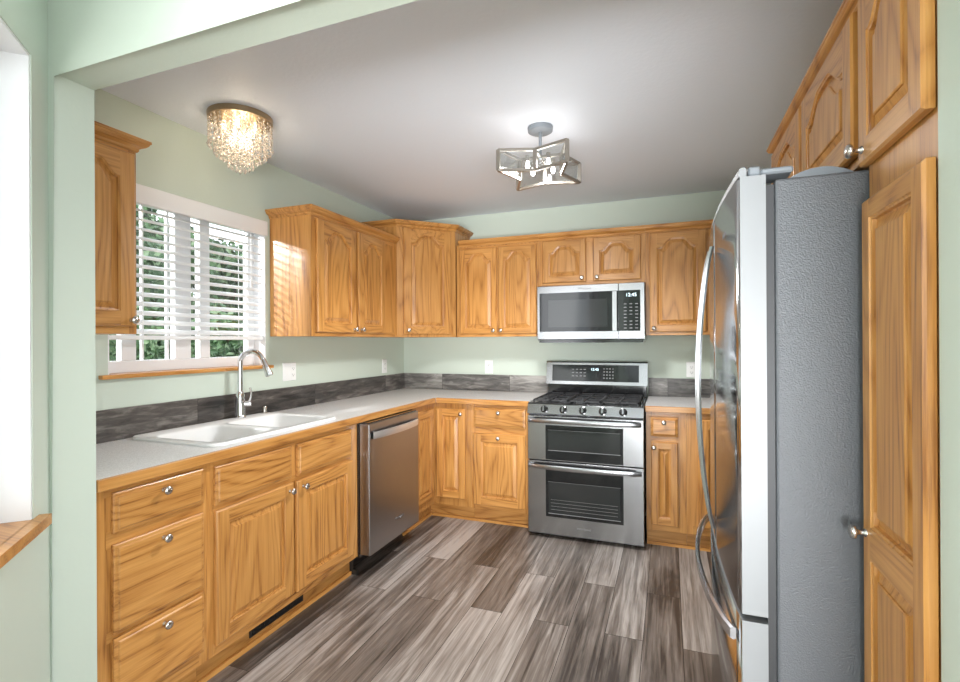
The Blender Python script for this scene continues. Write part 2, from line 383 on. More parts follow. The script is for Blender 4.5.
def add_drawer(fr, u0, u1, v0, v1, parent, knob=True, name='drawer'):
    bm = bmesh.new(); w0 = 0.0025; prev = None
    loops = [(0, w0), (0, w0+0.011), (0.003, w0+0.013), (0.011, w0+0.0145), (0.014, w0+0.018), (0.017, w0+0.019)]
    for s, w in loops:
        vs = [bm.verts.new(fr.p(*p)) for p in ((u0+s, v0+s, w), (u1-s, v0+s, w), (u1-s, v1-s, w), (u0+s, v1-s, w))]
        if prev:
            for k in range(4): bm.faces.new((prev[k], prev[(k+1) % 4], vs[(k+1) % 4], vs[k]))
        else: bm.faces.new(vs[::-1])
        prev = vs
    bm.faces.new(prev)
    o = mesh_obj(name, bm, fr.h, parent)
    if knob: add_knob(fr, (u0+u1)/2, v1-0.033, o, w0+0.019)
    return o
CROWN = [(0, 0), (0.004, 0), (0.008, 0.006), (0.008, 0.013), (0.016, 0.019), (0.024, 0.022), (0.032, 0.030), (0.034, 0.036), (0.038, 0.038), (0.038, 0.048), (0, 0.048)]
def crown(pts, outs, z, parent, mat, scale=1.0):
    """molding along a chain of xy points, outs = mitre offset direction per point"""
    bm = bmesh.new(); rings = []
    for (x, y), (ox, oy) in zip(pts, outs):
        rings.append([bm.verts.new((x+ox*a*scale, y+oy*a*scale, z+b*scale)) for a, b in CROWN])
    n = len(CROWN)
    for r0, r1 in zip(rings, rings[1:]):
        for k in range(n): bm.faces.new((r0[k], r0[(k+1) % n], r1[(k+1) % n], r1[k]))
    bm.faces.new(rings[0][::-1]); bm.faces.new(rings[-1])
    return mesh_obj('crown_molding', bm, mat, parent)
def text_mesh(name, s, size, O, U, V, mat, parent, ext=0.0004, align='CENTER'):
    cu = bpy.data.curves.new(name, 'FONT'); cu.body = s; cu.size = size; cu.extrude = ext; cu.align_x = align; cu.align_y = 'CENTER'
    t = bpy.data.objects.new(name+'_curve', cu); COL.objects.link(t)
    dg = bpy.context.evaluated_depsgraph_get(); me = bpy.data.meshes.new_from_object(t.evaluated_get(dg))
    bpy.data.objects.remove(t, do_unlink=True); bpy.data.curves.remove(cu)
    U, V = Vector(U).normalized(), Vector(V).normalized(); Nn = U.cross(V)
    M = Matrix(((U.x, V.x, Nn.x, O[0]), (U.y, V.y, Nn.y, O[1]), (U.z, V.z, Nn.z, O[2]), (0, 0, 0, 1)))
    me.transform(M); me.materials.clear(); me.materials.append(mat)
    o = bpy.data.objects.new(name, me); COL.objects.link(o)
    o.parent = parent; o.matrix_parent_inverse = Matrix.Translation(-parent.location)
    return o
def struct(name, lst, mat, parent=None, label=None, bevel=0):
    o = boxes(name, lst, mat, parent, bevel)
    if parent is None: o['kind'] = 'structure'
    if label: o['label'] = label
    return o

# ---------------------------------------------------------------- the room
ZC = 2.42
P0 = Vector((0.607, -3.105, 0)); wd = Vector((0.70711, -0.70711, 0)); wn_ = Vector((0.70711, 0.70711, 0))
struct('floor', [((-0.14, -7.2, -0.05), (6.2, 0.14, 0))], FLOOR)
struct('ceiling', [((-0.14, -7.2, ZC), (6.2, 0.14, ZC+0.1))], CEIL)
WY0, WY1, WZ0, WZ1 = -2.56, -1.66, 1.20, 2.05      # kitchen window opening
struct('wall_left', [((-0.14, -3.105, 0), (0, WY0, ZC)), ((-0.14, WY1, 0), (0, 0.14, ZC)), ((-0.14, WY0, 0), (0, WY1, WZ0-0.018)), ((-0.14, WY0, WZ1), (0, WY1, ZC))], WALL)
struct('wall_back', [((0, 0, 0), (3.42, 0.14, ZC))], WALL)
struct('wall_right', [((3.29, -2.99, 0), (3.42, 0, ZC))], WALL)
# dividing wall: left pier, header over the opening, right stub
bm = bmesh.new()
dp = [(0, 0), (0.62, 0), (0.62, 2.11), (2.665, 2.11), (2.665, 0), (6.0, 0), (6.0, ZC), (0, ZC)]
prism(bm, dp, (0, -3.105, 0), (1, 0, 0), (0, 0, 1), (0, 1, 0), 0.115)
def on_open(v): return v.co.x > 0.6 and v.co.x < 2.7 and v.co.z < 2.2
es = [e for e in bm.edges if all(on_open(v) for v in e.verts) and abs(e.verts[0].co.y-e.verts[1].co.y) < 1e-6 and (e.verts[0].co-e.verts[1].co).length > 1 and not (e.verts[0].co.z < 0.01 and e.verts[1].co.z < 0.01) and e.verts[0].co.y < -3.05]
bmesh.ops.bevel(bm, geom=es, offset=0.016, segments=5, affect='EDGES', profile=0.5)
o = mesh_obj('wall_divider', bm, WALL, None, True, 30); o['kind'] = 'structure'
# angled wall with the bay window
def ang(u, v, z): return P0 + wd*u + wn_*v + Vector((0, 0, z))
bm = bmesh.new()
def abox(bm, a, b, mi=0):
    vs = [bm.verts.new(ang(*p)) for p in ((a[0], a[1], a[2]), (b[0], a[1], a[2]), (b[0], b[1], a[2]), (a[0], b[1], a[2]), (a[0], a[1], b[2]), (b[0], a[1], b[2]), (b[0], b[1], b[2]), (a[0], b[1], b[2]))]
    for f in ((3, 2, 1, 0), (4, 5, 6, 7), (0, 1, 5, 4), (1, 2, 6, 5), (2, 3, 7, 6), (3, 0, 4, 7)): bm.faces.new([vs[i] for i in f]).material_index = mi
BU0, BU1, BZ0, BZ1 = 0.115, 1.05, 0.874, 2.10
for a, b in (((-0.02, -0.16, 0), (BU0, 0, ZC)), ((BU1, -0.16, 0), (1.3, 0, ZC)), ((BU0, -0.16, 0), (BU1, 0, BZ0-0.03)), ((BU0, -0.16, BZ1), (BU1, 0, ZC))): abox(bm, a, b)
o = mesh_obj('wall_angled', bm, WALL); o['kind'] = 'structure'
e = ang(1.3, 0, 0)
struct('wall_dining_left', [((e.x-0.14, -7.2, 0), (e.x, e.y, ZC))], WALL)
struct('wall_dining_back', [((e.x, -7.14, 0), (1.9, -7.0, ZC)), ((5.2, -7.14, 0), (6.2, -7.0, ZC)), ((1.9, -7.14, 2.2), (5.2, -7.0, ZC))], WALL)
struct('wall_dining_right', [((6.0, -7.0, 0), (6.14, -6.0, ZC)), ((6.0, -4.0, 0), (6.14, -2.99, ZC)), ((6.0, -6, 0), (6.14, -4, 0.7)), ((6.0, -6, 2.1), (6.14, -4, ZC))], WALL)
# bay window: white reveal, glass, wooden sill
win2 = thing('window_2', ang(0.5, -0.1, BZ0), None, None); win2['kind'] = 'structure'
bm = bmesh.new()
abox(bm, (BU0, -0.16, BZ0), (BU0+0.008, -0.003, BZ1)); abox(bm, (BU1-0.008, -0.16, BZ0), (BU1, -0.003, BZ1)); abox(bm, (BU0+0.008, -0.16, BZ1-0.008), (BU1-0.008, -0.003, BZ1))
abox(bm, (BU0+0.008, -0.155, BZ0), (BU0+0.05, -0.105, BZ1-0.008)); abox(bm, (BU1-0.05, -0.155, BZ0), (BU1-0.008, -0.105, BZ1-0.008))
abox(bm, (BU0+0.05, -0.155, BZ0), (BU1-0.05, -0.105, BZ0+0.05)); abox(bm, (BU0+0.05, -0.155, BZ1-0.06), (BU1-0.05, -0.105, BZ1-0.008))
mesh_obj('window_frame', bm, WHITE, win2)
bm = bmesh.new(); abox(bm, (BU0+0.05, -0.132, BZ0+0.05), (BU1-0.05, -0.128, BZ1-0.06)); mesh_obj('pane', bm, GLASS, win2)
bm = bmesh.new(); abox(bm, (BU0+0.002, -0.15, BZ0-0.028), (BU1-0.002, 0.002, BZ0)); abox(bm, (BU0-0.035, 0.0, BZ0-0.028), (BU1+0.07, 0.028, BZ0))
mesh_obj('window_sill', bm, OX, win2)

# kitchen window
win1 = thing('window_1', (-0.1, (WY0+WY1)/2, WZ0), None, None); win1['kind'] = 'structure'
fr_ = []
X0, X1 = -0.125, -0.085
for a, b in ((WY0, -2.505), (-2.446, -2.378), (-2.18, -2.09), (-2.036, -1.974), (-1.712, WY1)): fr_.append(((X0, a, WZ0+0.055), (X1, b, WZ1-0.05)))
fr_ += [((X0, WY0, WZ0), (X1, WY1, WZ0+0.055)), ((X0, WY0, WZ1-0.05), (X1, WY1, WZ1))]
boxes('window_frame', fr_, WHITE, win1, 0.003)
boxes('muntin', [((-0.115, -2.342, WZ0+0.055), (-0.1, -2.332, WZ1-0.05)), ((-0.115, -2.215, WZ0+0.055), (-0.1, -2.203, WZ1-0.05))], WHITE, win1)
boxes('reveal_lining', [((-0.13, WY0, WZ0), (-0.001, WY0+0.006, WZ1)), ((-0.13, WY1-0.006, WZ0), (-0.001, WY1, WZ1)), ((-0.13, WY0, WZ1-0.006), (-0.001, WY1, WZ1))], WHITE, win1)
boxes('pane', [((-0.107, WY0+0.02, WZ0+0.02), (-0.104, WY1-0.02, WZ1-0.02))], GLASS, win1)
boxes('window_sill', [((-0.13, WY0+0.001, WZ0-0.018), (0.0, WY1-0.001, WZ0)), ((0.0, -2.60, WZ0-0.018), (0.028, -1.625, WZ0))], OY, win1, 0.002)

# blind
bl = thing('window_blind', (-0.03, -2.11, 1.35), 'white horizontal slatted blind half lowered inside the kitchen window above the sink', 'blind')
by0, by1 = WY0+0.012, WY1-0.012
boxes('valance', [((-0.012, WY0-0.012, 1.975), (0.006, WY1+0.014, 2.062))], SLAT, bl, 0.003)
boxes('headrail', [((-0.065, by0, 2.0), (-0.014, by1, 2.035))], SLAT, bl)
nsl = 14
for k in range(nsl):
    z = 1.955 - k*0.0435
    bm = bmesh.new(); tilt = 0.019
    prof = [(-0.062, z+tilt*0.6-0.0015), (-0.037, z+0.0025), (-0.012, z-tilt*0.6-0.0015), (-0.012, z-tilt*0.6+0.0015), (-0.037, z+0.0055), (-0.062, z+tilt*0.6+0.0015)]
    prism(bm, prof, (0, by0, 0), (1, 0, 0), (0, 0, 1), (0, 1, 0), by1-by0)
    mesh_obj('slat', bm, SLAT, bl)
boxes('bottom_rail', [((-0.062, by0, 1.352), (-0.010, by1, 1.372))], SLAT, bl, 0.003)
for y in (-2.40, -2.11, -1.80):
    boxes('ladder_cord', [((-0.0095, y-0.0015, 1.37), (-0.0075, y+0.0015, 1.98)), ((-0.0655, y-0.0015, 1.37), (-0.0635, y+0.0015, 1.98))], SLAT, bl)
bm = bmesh.new(); tube(bm, [(0.004, -1.775, 1.975), (0.006, -1.775, 1.70)], 0.002, 6); tube(bm, [(0.006, -1.775, 1.70), (0.006, -1.775, 1.655)], 0.0055, 8); mesh_obj('tilt_wand', bm, PLATE, bl)

# ---------------------------------------------------------------- base cabinets
KZ = 0.112; TOPZ = 0.876
def rail(fr, u0, u1, z0, z1, t):
    bm = bmesh.new(); fr.box(bm, (u0, z0, 0.0002), (u1, z1, 0.0016)); return mesh_obj('face_rail', bm, fr.h, t)
def base_cab(fr, u0, u1, label, depth=0.585, kick=True, group=None, hollow=False):
    c = fr.p((u0+u1)/2, 0, -depth/2)
    t = thing('base_cabinet', c, label, 'cabinet', group)
    bm = bmesh.new()
    if hollow:
        fr.box(bm, (u0, KZ, -depth), (u0+0.018, TOPZ-0.001, 0)); fr.box(bm, (u1-0.018, KZ, -depth), (u1, TOPZ-0.001, 0))
        fr.box(bm, (u0+0.018, KZ, -depth), (u1-0.018, KZ+0.018, 0)); fr.box(bm, (u0+0.018, KZ+0.018, -depth), (u1-0.018, TOPZ-0.001, -depth+0.006))
        fr.box(bm, (u0+0.018, KZ+0.018, -0.02), (u1-0.018, TOPZ-0.001, 0))
    else: fr.box(bm, (u0, KZ, -depth), (u1, TOPZ-0.001, 0))
    mesh_obj('body', bm, OZ, t)
    rail(fr, u0+0.035, u1-0.035, 0.846, TOPZ-0.002, t); rail(fr, u0+0.035, u1-0.035, KZ, 0.165, t)
    if kick:
        bm = bmesh.new(); fr.box(bm, (u0, 0.0, -0.075), (u1, KZ-0.001, -0.055)); mesh_obj('toe_kick', bm, fr.h, t)
    return t
fl = LEFT(-2.985)          # u = y + 2.985
U = lambda y: y+2.985
A = base_cab(fl, 0, U(-2.58), 'oak base cabinet with three stacked drawers beside the green wall end', 0.585)
rail(fl, 0.04, U(-2.60), 0.68, 0.735, A); rail(fl, 0.04, U(-2.60), 0.382, 0.415, A)
for z0, z1 in ((0.728, 0.858), (0.405, 0.692), (0.165, 0.392)): add_drawer(fl, U(-2.93), U(-2.602), z0, z1, A)
B = base_cab(fl, U(-2.579), U(-1.587), 'wide oak sink base cabinet with two doors and two blank drawer fronts under the sink', hollow=True)
rail(fl, U(-2.55), U(-1.65), 0.668, 0.705, B)
add_drawer(fl, U(-2.548), U(-2.13), 0.70, 0.850, B, False, 'false_drawer_front'); add_drawer(fl, U(-2.088), U(-1.655), 0.70, 0.850, B, False, 'false_drawer_front')
add_door(fl, U(-2.548), U(-2.13+0.01), 0.155, 0.678, B, 0, (U(-2.148), 0.645))
add_door(fl, U(-2.098), U(-1.65), 0.150, 0.678, B, 0, (U(-2.058), 0.645))
# corner cabinet: body of two wings, bifold doors meeting in the corner
Cc = thing('corner_base_cabinet', (0.3, -0.45, 0), 'oak corner base cabinet with two doors folded at the inner corner', 'cabinet')
boxes('body', [((0.005, -0.93, KZ), (0.59, -0.005, TOPZ-0.001)), ((0.59, -0.59, KZ), (0.895, -0.005, TOPZ-0.001))], OZ, Cc)
boxes('toe_kick', [((0.515, -0.925, 0), (0.535, -0.535, KZ-0.001)), ((0.535, -0.535, 0), (0.895, -0.515, KZ-0.001))], OX, Cc)
fc = LEFT(-0.93); fb = BACK(0)
add_door(fc, 0.02, 0.30, 0.17, 0.835, Cc, 0, None, stile=0.05)
add_door(fb, 0.618, 0.85, 0.17, 0.835, Cc, 0, (0.823, 0.80), stile=0.05)
D = base_cab(fb, 0.896, 1.335, 'oak base cabinet with one drawer over one door just left of the range')
rail(fb, 0.93, 1.30, 0.66, 0.72, D)
add_drawer(fb, 0.920, 1.312, 0.715, 0.855, D); add_door(fb, 0.918, 1.310, 0.145, 0.668, D, 0, (1.114, 0.64))
E_ = base_cab(fb, 2.118, 2.36, 'narrow oak base cabinet with one small drawer right of the range')
rail(fb, 2.15, 2.30, 0.68, 0.725, E_)
add_drawer(fb, 2.146, 2.31, 0.72, 0.845, E_); add_door(fb, 2.148, 2.31, 0.15, 0.685, E_, 0, (2.166, 0.65), stile=0.045)
G = base_cab(fb, 2.361, 3.285, 'oak base cabinet with a tall door running behind the refrigerator')
add_door(fb, 2.425, 2.72, 0.165, 0.838, G, 0, None)
# shoe moulding strips
def trim(name, a, b): o = boxes(name, [(a, b)], OX if abs(a[0]-b[0]) > abs(a[1]-b[1]) else OY); o['kind'] = 'structure'
trim('trim_1', (0.5355, -2.985, 0.0005), (0.5485, -1.587, 0.02)); trim('trim_2', (0.5355, -0.98, 0.0005), (0.5485, -0.5485, 0.02))
trim('trim_3', (0.5355, -0.5485, 0.0005), (1.335, -0.5355, 0.02)); trim('trim_4', (2.118, -0.5485, 0.0005), (3.0, -0.5355, 0.02))
# floor register in the toe kick
rg_ = thing('toe_kick_register', (0.545, -2.15, 0.03), 'black slotted heating register in the toe kick below the sink cabinet', 'vent')
boxes('register_frame', [((0.5352, -2.32, 0.042), (0.540, -1.98, 0.047)), ((0.5352, -2.32, 0.092), (0.540, -1.98, 0.098)), ((0.5352, -2.32, 0.047), (0.540, -2.308, 0.092)), ((0.5352, -1.992, 0.047), (0.540, -1.98, 0.092)), ((0.5352, -2.308, 0.047), (0.5365, -1.992, 0.092))], TOEBLK, rg_)
boxes('louvers', [((0.5365, -2.303+k*0.0105, 0.05), (0.5395, -2.2985+k*0.0105, 0.089)) for k in range(30)], TOEBLK, rg_)

# ---------------------------------------------------------------- countertops
SX0, SX1, SY0, SY1 = 0.035, 0.56, -2.51, -1.70
ct = thing('countertop', (0.3, -1.5, 0.876), 'speckled light grey L-shaped countertop with oak front edge along the window wall', 'countertop')
E0 = 0.603
boxes('slab', [((0.002, -2.985, 0.8765), (E0, SY0+0.02, 0.914)), ((0.002, SY1-0.02, 0.8765), (E0, -0.002, 0.914)), ((0.002, SY0+0.02, 0.8765), (SX0+0.02, SY1-0.02, 0.914)), ((SX1-0.02, SY0+0.02, 0.8765), (E0, SY1-0.02, 0.914)), ((E0, -E0, 0.8765), (1.342, -0.002, 0.914))], COUNTER, ct)
o = boxes('wood_edge', [((E0, -2.985, 0.8765), (0.6225, -0.6225, 0.9138))], OY, ct, 0.003); o['label'] = 'oak nosing'
o = boxes('wood_edge', [((0.6225, -0.6225, 0.8765), (1.342, -E0, 0.9138))], OX, ct, 0.003); o['label'] = 'oak nosing'
ct2 = thing('countertop', (2.6, -0.3, 0.876), 'short grey countertop with oak edge between range and refrigerator', 'countertop')
boxes('slab', [((2.113, -E0, 0.8765), (3.285, -0.002, 0.914))], COUNTER, ct2)
o = boxes('wood_edge', [((2.113, -0.6225, 0.8765), (3.285, -E0, 0.9138))], OX, ct2, 0.003); o['label'] = 'oak nosing'
BSZ = 1.052
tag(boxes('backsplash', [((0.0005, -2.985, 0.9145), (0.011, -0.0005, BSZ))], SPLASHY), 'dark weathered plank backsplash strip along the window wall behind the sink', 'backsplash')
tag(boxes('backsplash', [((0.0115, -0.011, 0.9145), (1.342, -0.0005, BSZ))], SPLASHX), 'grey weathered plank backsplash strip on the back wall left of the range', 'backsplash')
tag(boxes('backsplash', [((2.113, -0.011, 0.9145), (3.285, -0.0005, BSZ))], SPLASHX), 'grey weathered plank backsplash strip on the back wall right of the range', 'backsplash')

# ---------------------------------------------------------------- sink
sk = thing('double_sink', (0.3, -2.1, 0.914), 'white double bowl drop-in kitchen sink in the countertop under the window', 'sink')
def bowl(bm, x0, x1, y0, y1, zt, depth, hole_margin):
    """rounded bowl loops from rim down"""
    def rr(x0, x1, y0, y1, r, z, n=6):
        pts = []
        for cx, cy, a0 in ((x1-r, y1-r, 0), (x0+r, y1-r, PI/2), (x0+r, y0+r, PI), (x1-r, y0+r, 1.5*PI)):
            for k in range(n+1):
                a = a0+k/n*PI/2; pts.append(bm.verts.new((cx+r*math.cos(a), cy+r*math.sin(a), z)))
        return pts
    seq = [(0, 0, 0.055), (0.006, -0.004, 0.052), (0.011, -0.014, 0.05), (0.02, -depth+0.04, 0.05), (0.03, -depth+0.015, 0.045), (0.055, -depth, 0.03)]
    prev = None; first = None
    for ins, dz, r in seq:
        l = rr(x0+ins, x1-ins, y0+ins, y1-ins, r, zt+dz)
        if prev:
            for k in range(len(l)): bm.faces.new((prev[k], l[k], l[(k+1) % len(l)], prev[(k+1) % len(l)]))
        else: first = l
        prev = l
    bm.faces.new(prev)
    return first
bm = bmesh.new()
zt = 0.9275
b1 = (SX0+0.10, SX1-0.035, SY0+0.035, -2.135); b2 = (SX0+0.10, SX1-0.035, -2.10, SY1-0.03)
lo = [bowl(bm, *b1, zt, 0.19, 0), bowl(bm, *b2, zt, 0.17, 0)]
def rrect(x0, x1, y0, y1, r, z, n=6):
    pts = []
    for cx, cy, a0 in ((x1-r, y1-r, 0), (x0+r, y1-r, PI/2), (x0+r, y0+r, PI), (x1-r, y0+r, 1.5*PI)):
        for k in range(n+1):
            a = a0+k/n*PI/2; pts.append(bm.verts.new((cx+r*math.cos(a), cy+r*math.sin(a), z)))
    return pts
ou = rrect(SX0+0.006, SX1-0.006, SY0+0.006, SY1-0.006, 0.05, zt); ou2 = rrect(SX0, SX1, SY0, SY1, 0.055, zt-0.006); ou3 = rrect(SX0, SX1, SY0, SY1, 0.055, 0.9145)
for a, b in ((ou, ou2), (ou2, ou3)):
    for k in range(len(a)): bm.faces.new((a[k], b[k], b[(k+1) % len(a)], a[(k+1) % len(a)]))
es = []
for l in [ou]+lo:
    for k in range(len(l)):
        e_ = bm.edges.get((l[k], l[(k+1) % len(l)])) or bm.edges.new((l[k], l[(k+1) % len(l)])); es.append(e_)
bmesh.ops.triangle_fill(bm, use_beauty=True, use_dissolve=False, edges=es)
mesh_obj('basin', bm, SINK, sk, True, 40)
for (x0, x1, y0, y1), dp in ((b1, 0.19), (b2, 0.17)):
    bm = bmesh.new(); lathe(bm, [(0.042, 0), (0.042, 0.003), (0.034, 0.004), (0.03, 0.001), (0, 0.001)], ((x0+x1)/2, (y0+y1)/2, zt-dp+0.0005), (0, 0, 1)); mesh_obj('drain', bm, CHROME, sk, True)

# faucet
FX, FY = 0.075, -1.925
fa = thing('faucet', (FX, FY, zt), 'chrome gooseneck pull-down kitchen faucet with a side lever behind the sink', 'faucet')
bm = bmesh.new(); lathe(bm, [(0.030, 0.0), (0.030, 0.006), (0.027, 0.010), (0.026, 0.014), (0.026, 0.075), (0.024, 0.085), (0.025, 0.09), (0.022, 0.125), (0.016, 0.14), (0.014, 0.145), (0, 0.145)], (FX, FY, zt), (0, 0, 1), 24)
mesh_obj('body', bm, CHROME, fa, True)
sdir = Vector((0.96, 0.28, 0))
pts = [Vector((FX, FY, zt+0.13+k*0.03)) for k in range(6)]
Rr = 0.066; cz = zt+0.295
for k in range(1, 15):
    a = PI - k/14*PI*0.90
    pts.append(Vector((FX, FY, cz)) + sdir*(Rr+Rr*math.cos(a)) + Vector((0, 0, Rr*math.sin(a))))
bm = bmesh.new(); tube(bm, pts, 0.0135, 14); mesh_obj('spout', bm, CHROME, fa, True)
d_ = (pts[-1]-pts[-2]).normalized()
bm = bmesh.new(); lathe(bm, [(0.0135, 0), (0.015, 0.004), (0.0165, 0.05), (0.021, 0.085), (0.0205, 0.095), (0.016, 0.097), (0, 0.097)], pts[-1]-d_*0.002, d_, 20); mesh_obj('spray_head', bm, CHROME, fa, True)
bm = bmesh.new(); hp = Vector((FX, FY, zt+0.075))
hd = Vector((0.75, 0.66, 0)); tube(bm, [hp+hd*0.018, hp+hd*0.055], 0.0145, 14)
tube(bm, [hp+hd*0.043+Vector((0, 0, 0.008)), hp+hd*0.052+Vector((0, 0, 0.035)), hp+hd*0.055+Vector((0, 0, 0.06)), hp+hd*0.050+Vector((0, 0, 0.088))], [0.007, 0.0055, 0.005, 0.0055], 10)
mesh_obj('lever', bm, CHROME, fa, True)
sd = thing('soap_dispenser', (0.07, -1.745, zt), 'small brushed metal soap dispenser on the sink ledge right of the faucet', 'dispenser')
bm = bmesh.new(); lathe(bm, [(0.021, 0), (0.021, 0.005), (0.014, 0.008), (0.0135, 0.035), (0.010, 0.04), (0, 0.04)], (0.07, -1.745, zt), (0, 0, 1)); mesh_obj('body', bm, NICKEL, sd, True)

# ---------------------------------------------------------------- dishwasher
dw = thing('dishwasher', (0.35, -1.28, 0), 'dark stainless steel dishwasher with a curved bar handle under the counter', 'dishwasher')
boxes('tub', [((0.03, -1.583, 0.10), (0.60, -0.985, 0.868))], BLACK, dw)
bm = bmesh.new(); box(bm, (0.6015, -1.580, 0.118), (0.668, -0.988, 0.868), 0, 0.004, 2); mesh_obj('door', bm, STEELD, dw)
boxes('control_strip', [((0.607, -1.572, 0.8685), (0.655, -0.996, 0.8745))], BLACK, dw)
bm = bmesh.new()
hpts = []
for k in range(17):
    t = k/16; hpts.append((0.672+0.030*math.sin(PI*t)**0.6, -1.555+0.545*t, 0.800-0.0*t))
n = 17
ring = []
for p in hpts:
    ring.append([bm.verts.new((p[0]+a, p[1], p[2]+b)) for a, b in ((-0.004, -0.02), (0.006, -0.02), (0.009, 0), (0.006, 0.02), (-0.004, 0.02))])
for a, b in zip(ring, ring[1:]):
    for k in range(5): bm.faces.new((a[k], a[(k+1) % 5], b[(k+1) % 5], b[k]))
bm.faces.new(ring[0][::-1]); bm.faces.new(ring[-1])
box(bm, (0.6675, -1.555, 0.780), (0.679, -1.53, 0.820)); box(bm, (0.6675, -1.035, 0.780), (0.679, -1.01, 0.820))
mesh_obj('handle', bm, simple('light_satin_steel', (0.70, 0.70, 0.71), 0.38, 0.85), dw, True, 30)
boxes('toe_panel', [((0.49, -1.58, 0.0), (0.50, -0.985, 0.10))], TOEBLK, dw)
boxes('foot', [((0.50, -1.583, 0), (0.555, -1.570, 0.10)), ((0.555, -1.583, 0.0), (0.585, -1.574, 0.03))], TOEBLK, dw)
text_mesh('emblem', 'Whirlpool', 0.026, (0.6685, -1.25, 0.235), (0, 1, 0), (0, 0, 1), STEEL, dw)

# ---------------------------------------------------------------- range
RX0, RX1, RY = 1.349, 2.107, -0.683
rn = thing('gas_range', ((RX0+RX1)/2, -0.34, 0), 'stainless steel double oven gas range with black cooktop on the back wall', 'range')
boxes('body', [((RX0, -0.64, 0.012), (RX1, -0.015, 0.90))], BLACK, rn)
for x_, y_ in ((RX0+0.02, -0.6), (RX1-0.05, -0.6), (RX0+0.02, -0.06), (RX1-0.05, -0.06)): boxes('foot', [((x_, y_, 0), (x_+0.03, y_+0.03, 0.012))], BLACK, rn)
bm = bmesh.new(); box(bm, (RX0, -0.67, 0.9), (RX1, -0.09, 0.914), 0, 0.003); mesh_obj('cooktop', bm, BLACK, rn)
# control panel with sloped face
bm = bmesh.new(); prism(bm, [(-0.64, 0.835), (-0.683, 0.838), (-0.690, 0.845), (-0.672, 0.905), (-0.655, 0.912), (-0.64, 0.912)], (RX0, 0, 0), (0, 1, 0), (0, 0, 1), (1, 0, 0), RX1-RX0); mesh_obj('control_panel', bm, STEEL, rn)
kn = Vector((0, -0.958, 0.287))
for k in range(5):
    x = RX0+0.118+k*0.129
    bm = bmesh.new(); O = Vector((x, -0.681, 0.874)); lathe(bm, [(0.026, 0), (0.026, 0.004), (0.019, 0.006), (0.018, 0.026), (0.016, 0.029), (0, 0.029)], O, kn, 24, 0)
    up_ = Vector((0, 0.287, 0.958)); a = Vector((1, 0, 0)); c0 = O+kn*0.029
    vs = [bm.verts.new(c0+a*i*0.005+up_*j*0.017+kn*h) for h in (0, 0.008) for i, j in ((-1, -1), (1, -1), (1, 1), (-1, 1))]
    for f in ((3, 2, 1, 0), (4, 5, 6, 7), (0, 1, 5, 4), (1, 2, 6, 5), (2, 3, 7, 6), (3, 0, 4, 7)): bm.faces.new([vs[i] for i in f]).material_index = 1
    mesh_obj('burner_knob', bm, [BLACK, STEEL], rn, True, 40)
def oven_door(z0, z1, wz0, wz1, iz0, iz1, hz):
    bm = bmesh.new(); box(bm, (RX0, -0.683, z0), (RX1, -0.641, z1), 0, 0.003, 1)
    dd = mesh_obj('oven_door', bm, STEEL, rn)
    x0, x1 = RX0+0.125, RX1-0.125
    o = boxes('window_surround', [((x0, -0.6855, wz0), (x1, -0.6832, wz1))], DGLASS, dd)
    boxes('window_glass', [((x0+0.02, -0.6865, iz0), (x1-0.02, -0.6857, iz1))], DGLASS2, dd)
    t = 0.004
    boxes('window_rim', [((x0+0.018, -0.687, iz0-t), (x1-0.018, -0.6857, iz0)), ((x0+0.018, -0.687, iz1), (x1-0.018, -0.6857, iz1+0.0015))], MARKD, dd)
    bm = bmesh.new(); hp = []
    for k in range(19):
        t = k/18; hp.append((RX0+0.012+(RX1-RX0-0.024)*t, -0.700-0.028*math.sin(PI*t)**0.5, hz))
    ring = []
    for p in hp: ring.append([bm.verts.new((p[0], p[1]+a, p[2]+b)) for a, b in ((0.006, -0.017), (-0.004, -0.015), (-0.008, 0), (-0.004, 0.015), (0.006, 0.017))])
    for a, b in zip(ring, ring[1:]):
        for k in range(5): bm.faces.new((a[k], a[(k+1) % 5], b[(k+1) % 5], b[k]))
    bm.faces.new(ring[0][::-1]); bm.faces.new(ring[-1])
    for xx in (RX0+0.012, RX1-0.047): box(bm, (xx, -0.7, hz-0.017), (xx+0.035, -0.6835, hz+0.017))
    mesh_obj('handle', bm, STEEL, dd, True, 30)
    return dd
oven_door(0.528, 0.828, 0.535, 0.768, 0.600, 0.735, 0.800)
ld = oven_door(0.030, 0.520, 0.150, 0.468, 0.175, 0.385, 0.490)
for k in range(5): boxes('vent_slot', [((RX0+0.13+k*0.105, -0.682, 0.829), (RX0+0.19+k*0.105, -0.642, 0.8345))], BLACK, rn)
text_mesh('emblem', 'Whirlpool', 0.022, ((RX0+RX1)/2, -0.6836, 0.09), (1, 0, 0), (0, 0, 1), MARKD, ld)
# oven racks seen in the lower window
boxes('rack_lines', [((RX0+0.16, -0.6872, 0.20+k*0.022), (RX1-0.16, -0.6866, 0.2015+k*0.022)) for k in range(4)], MARKD, ld)
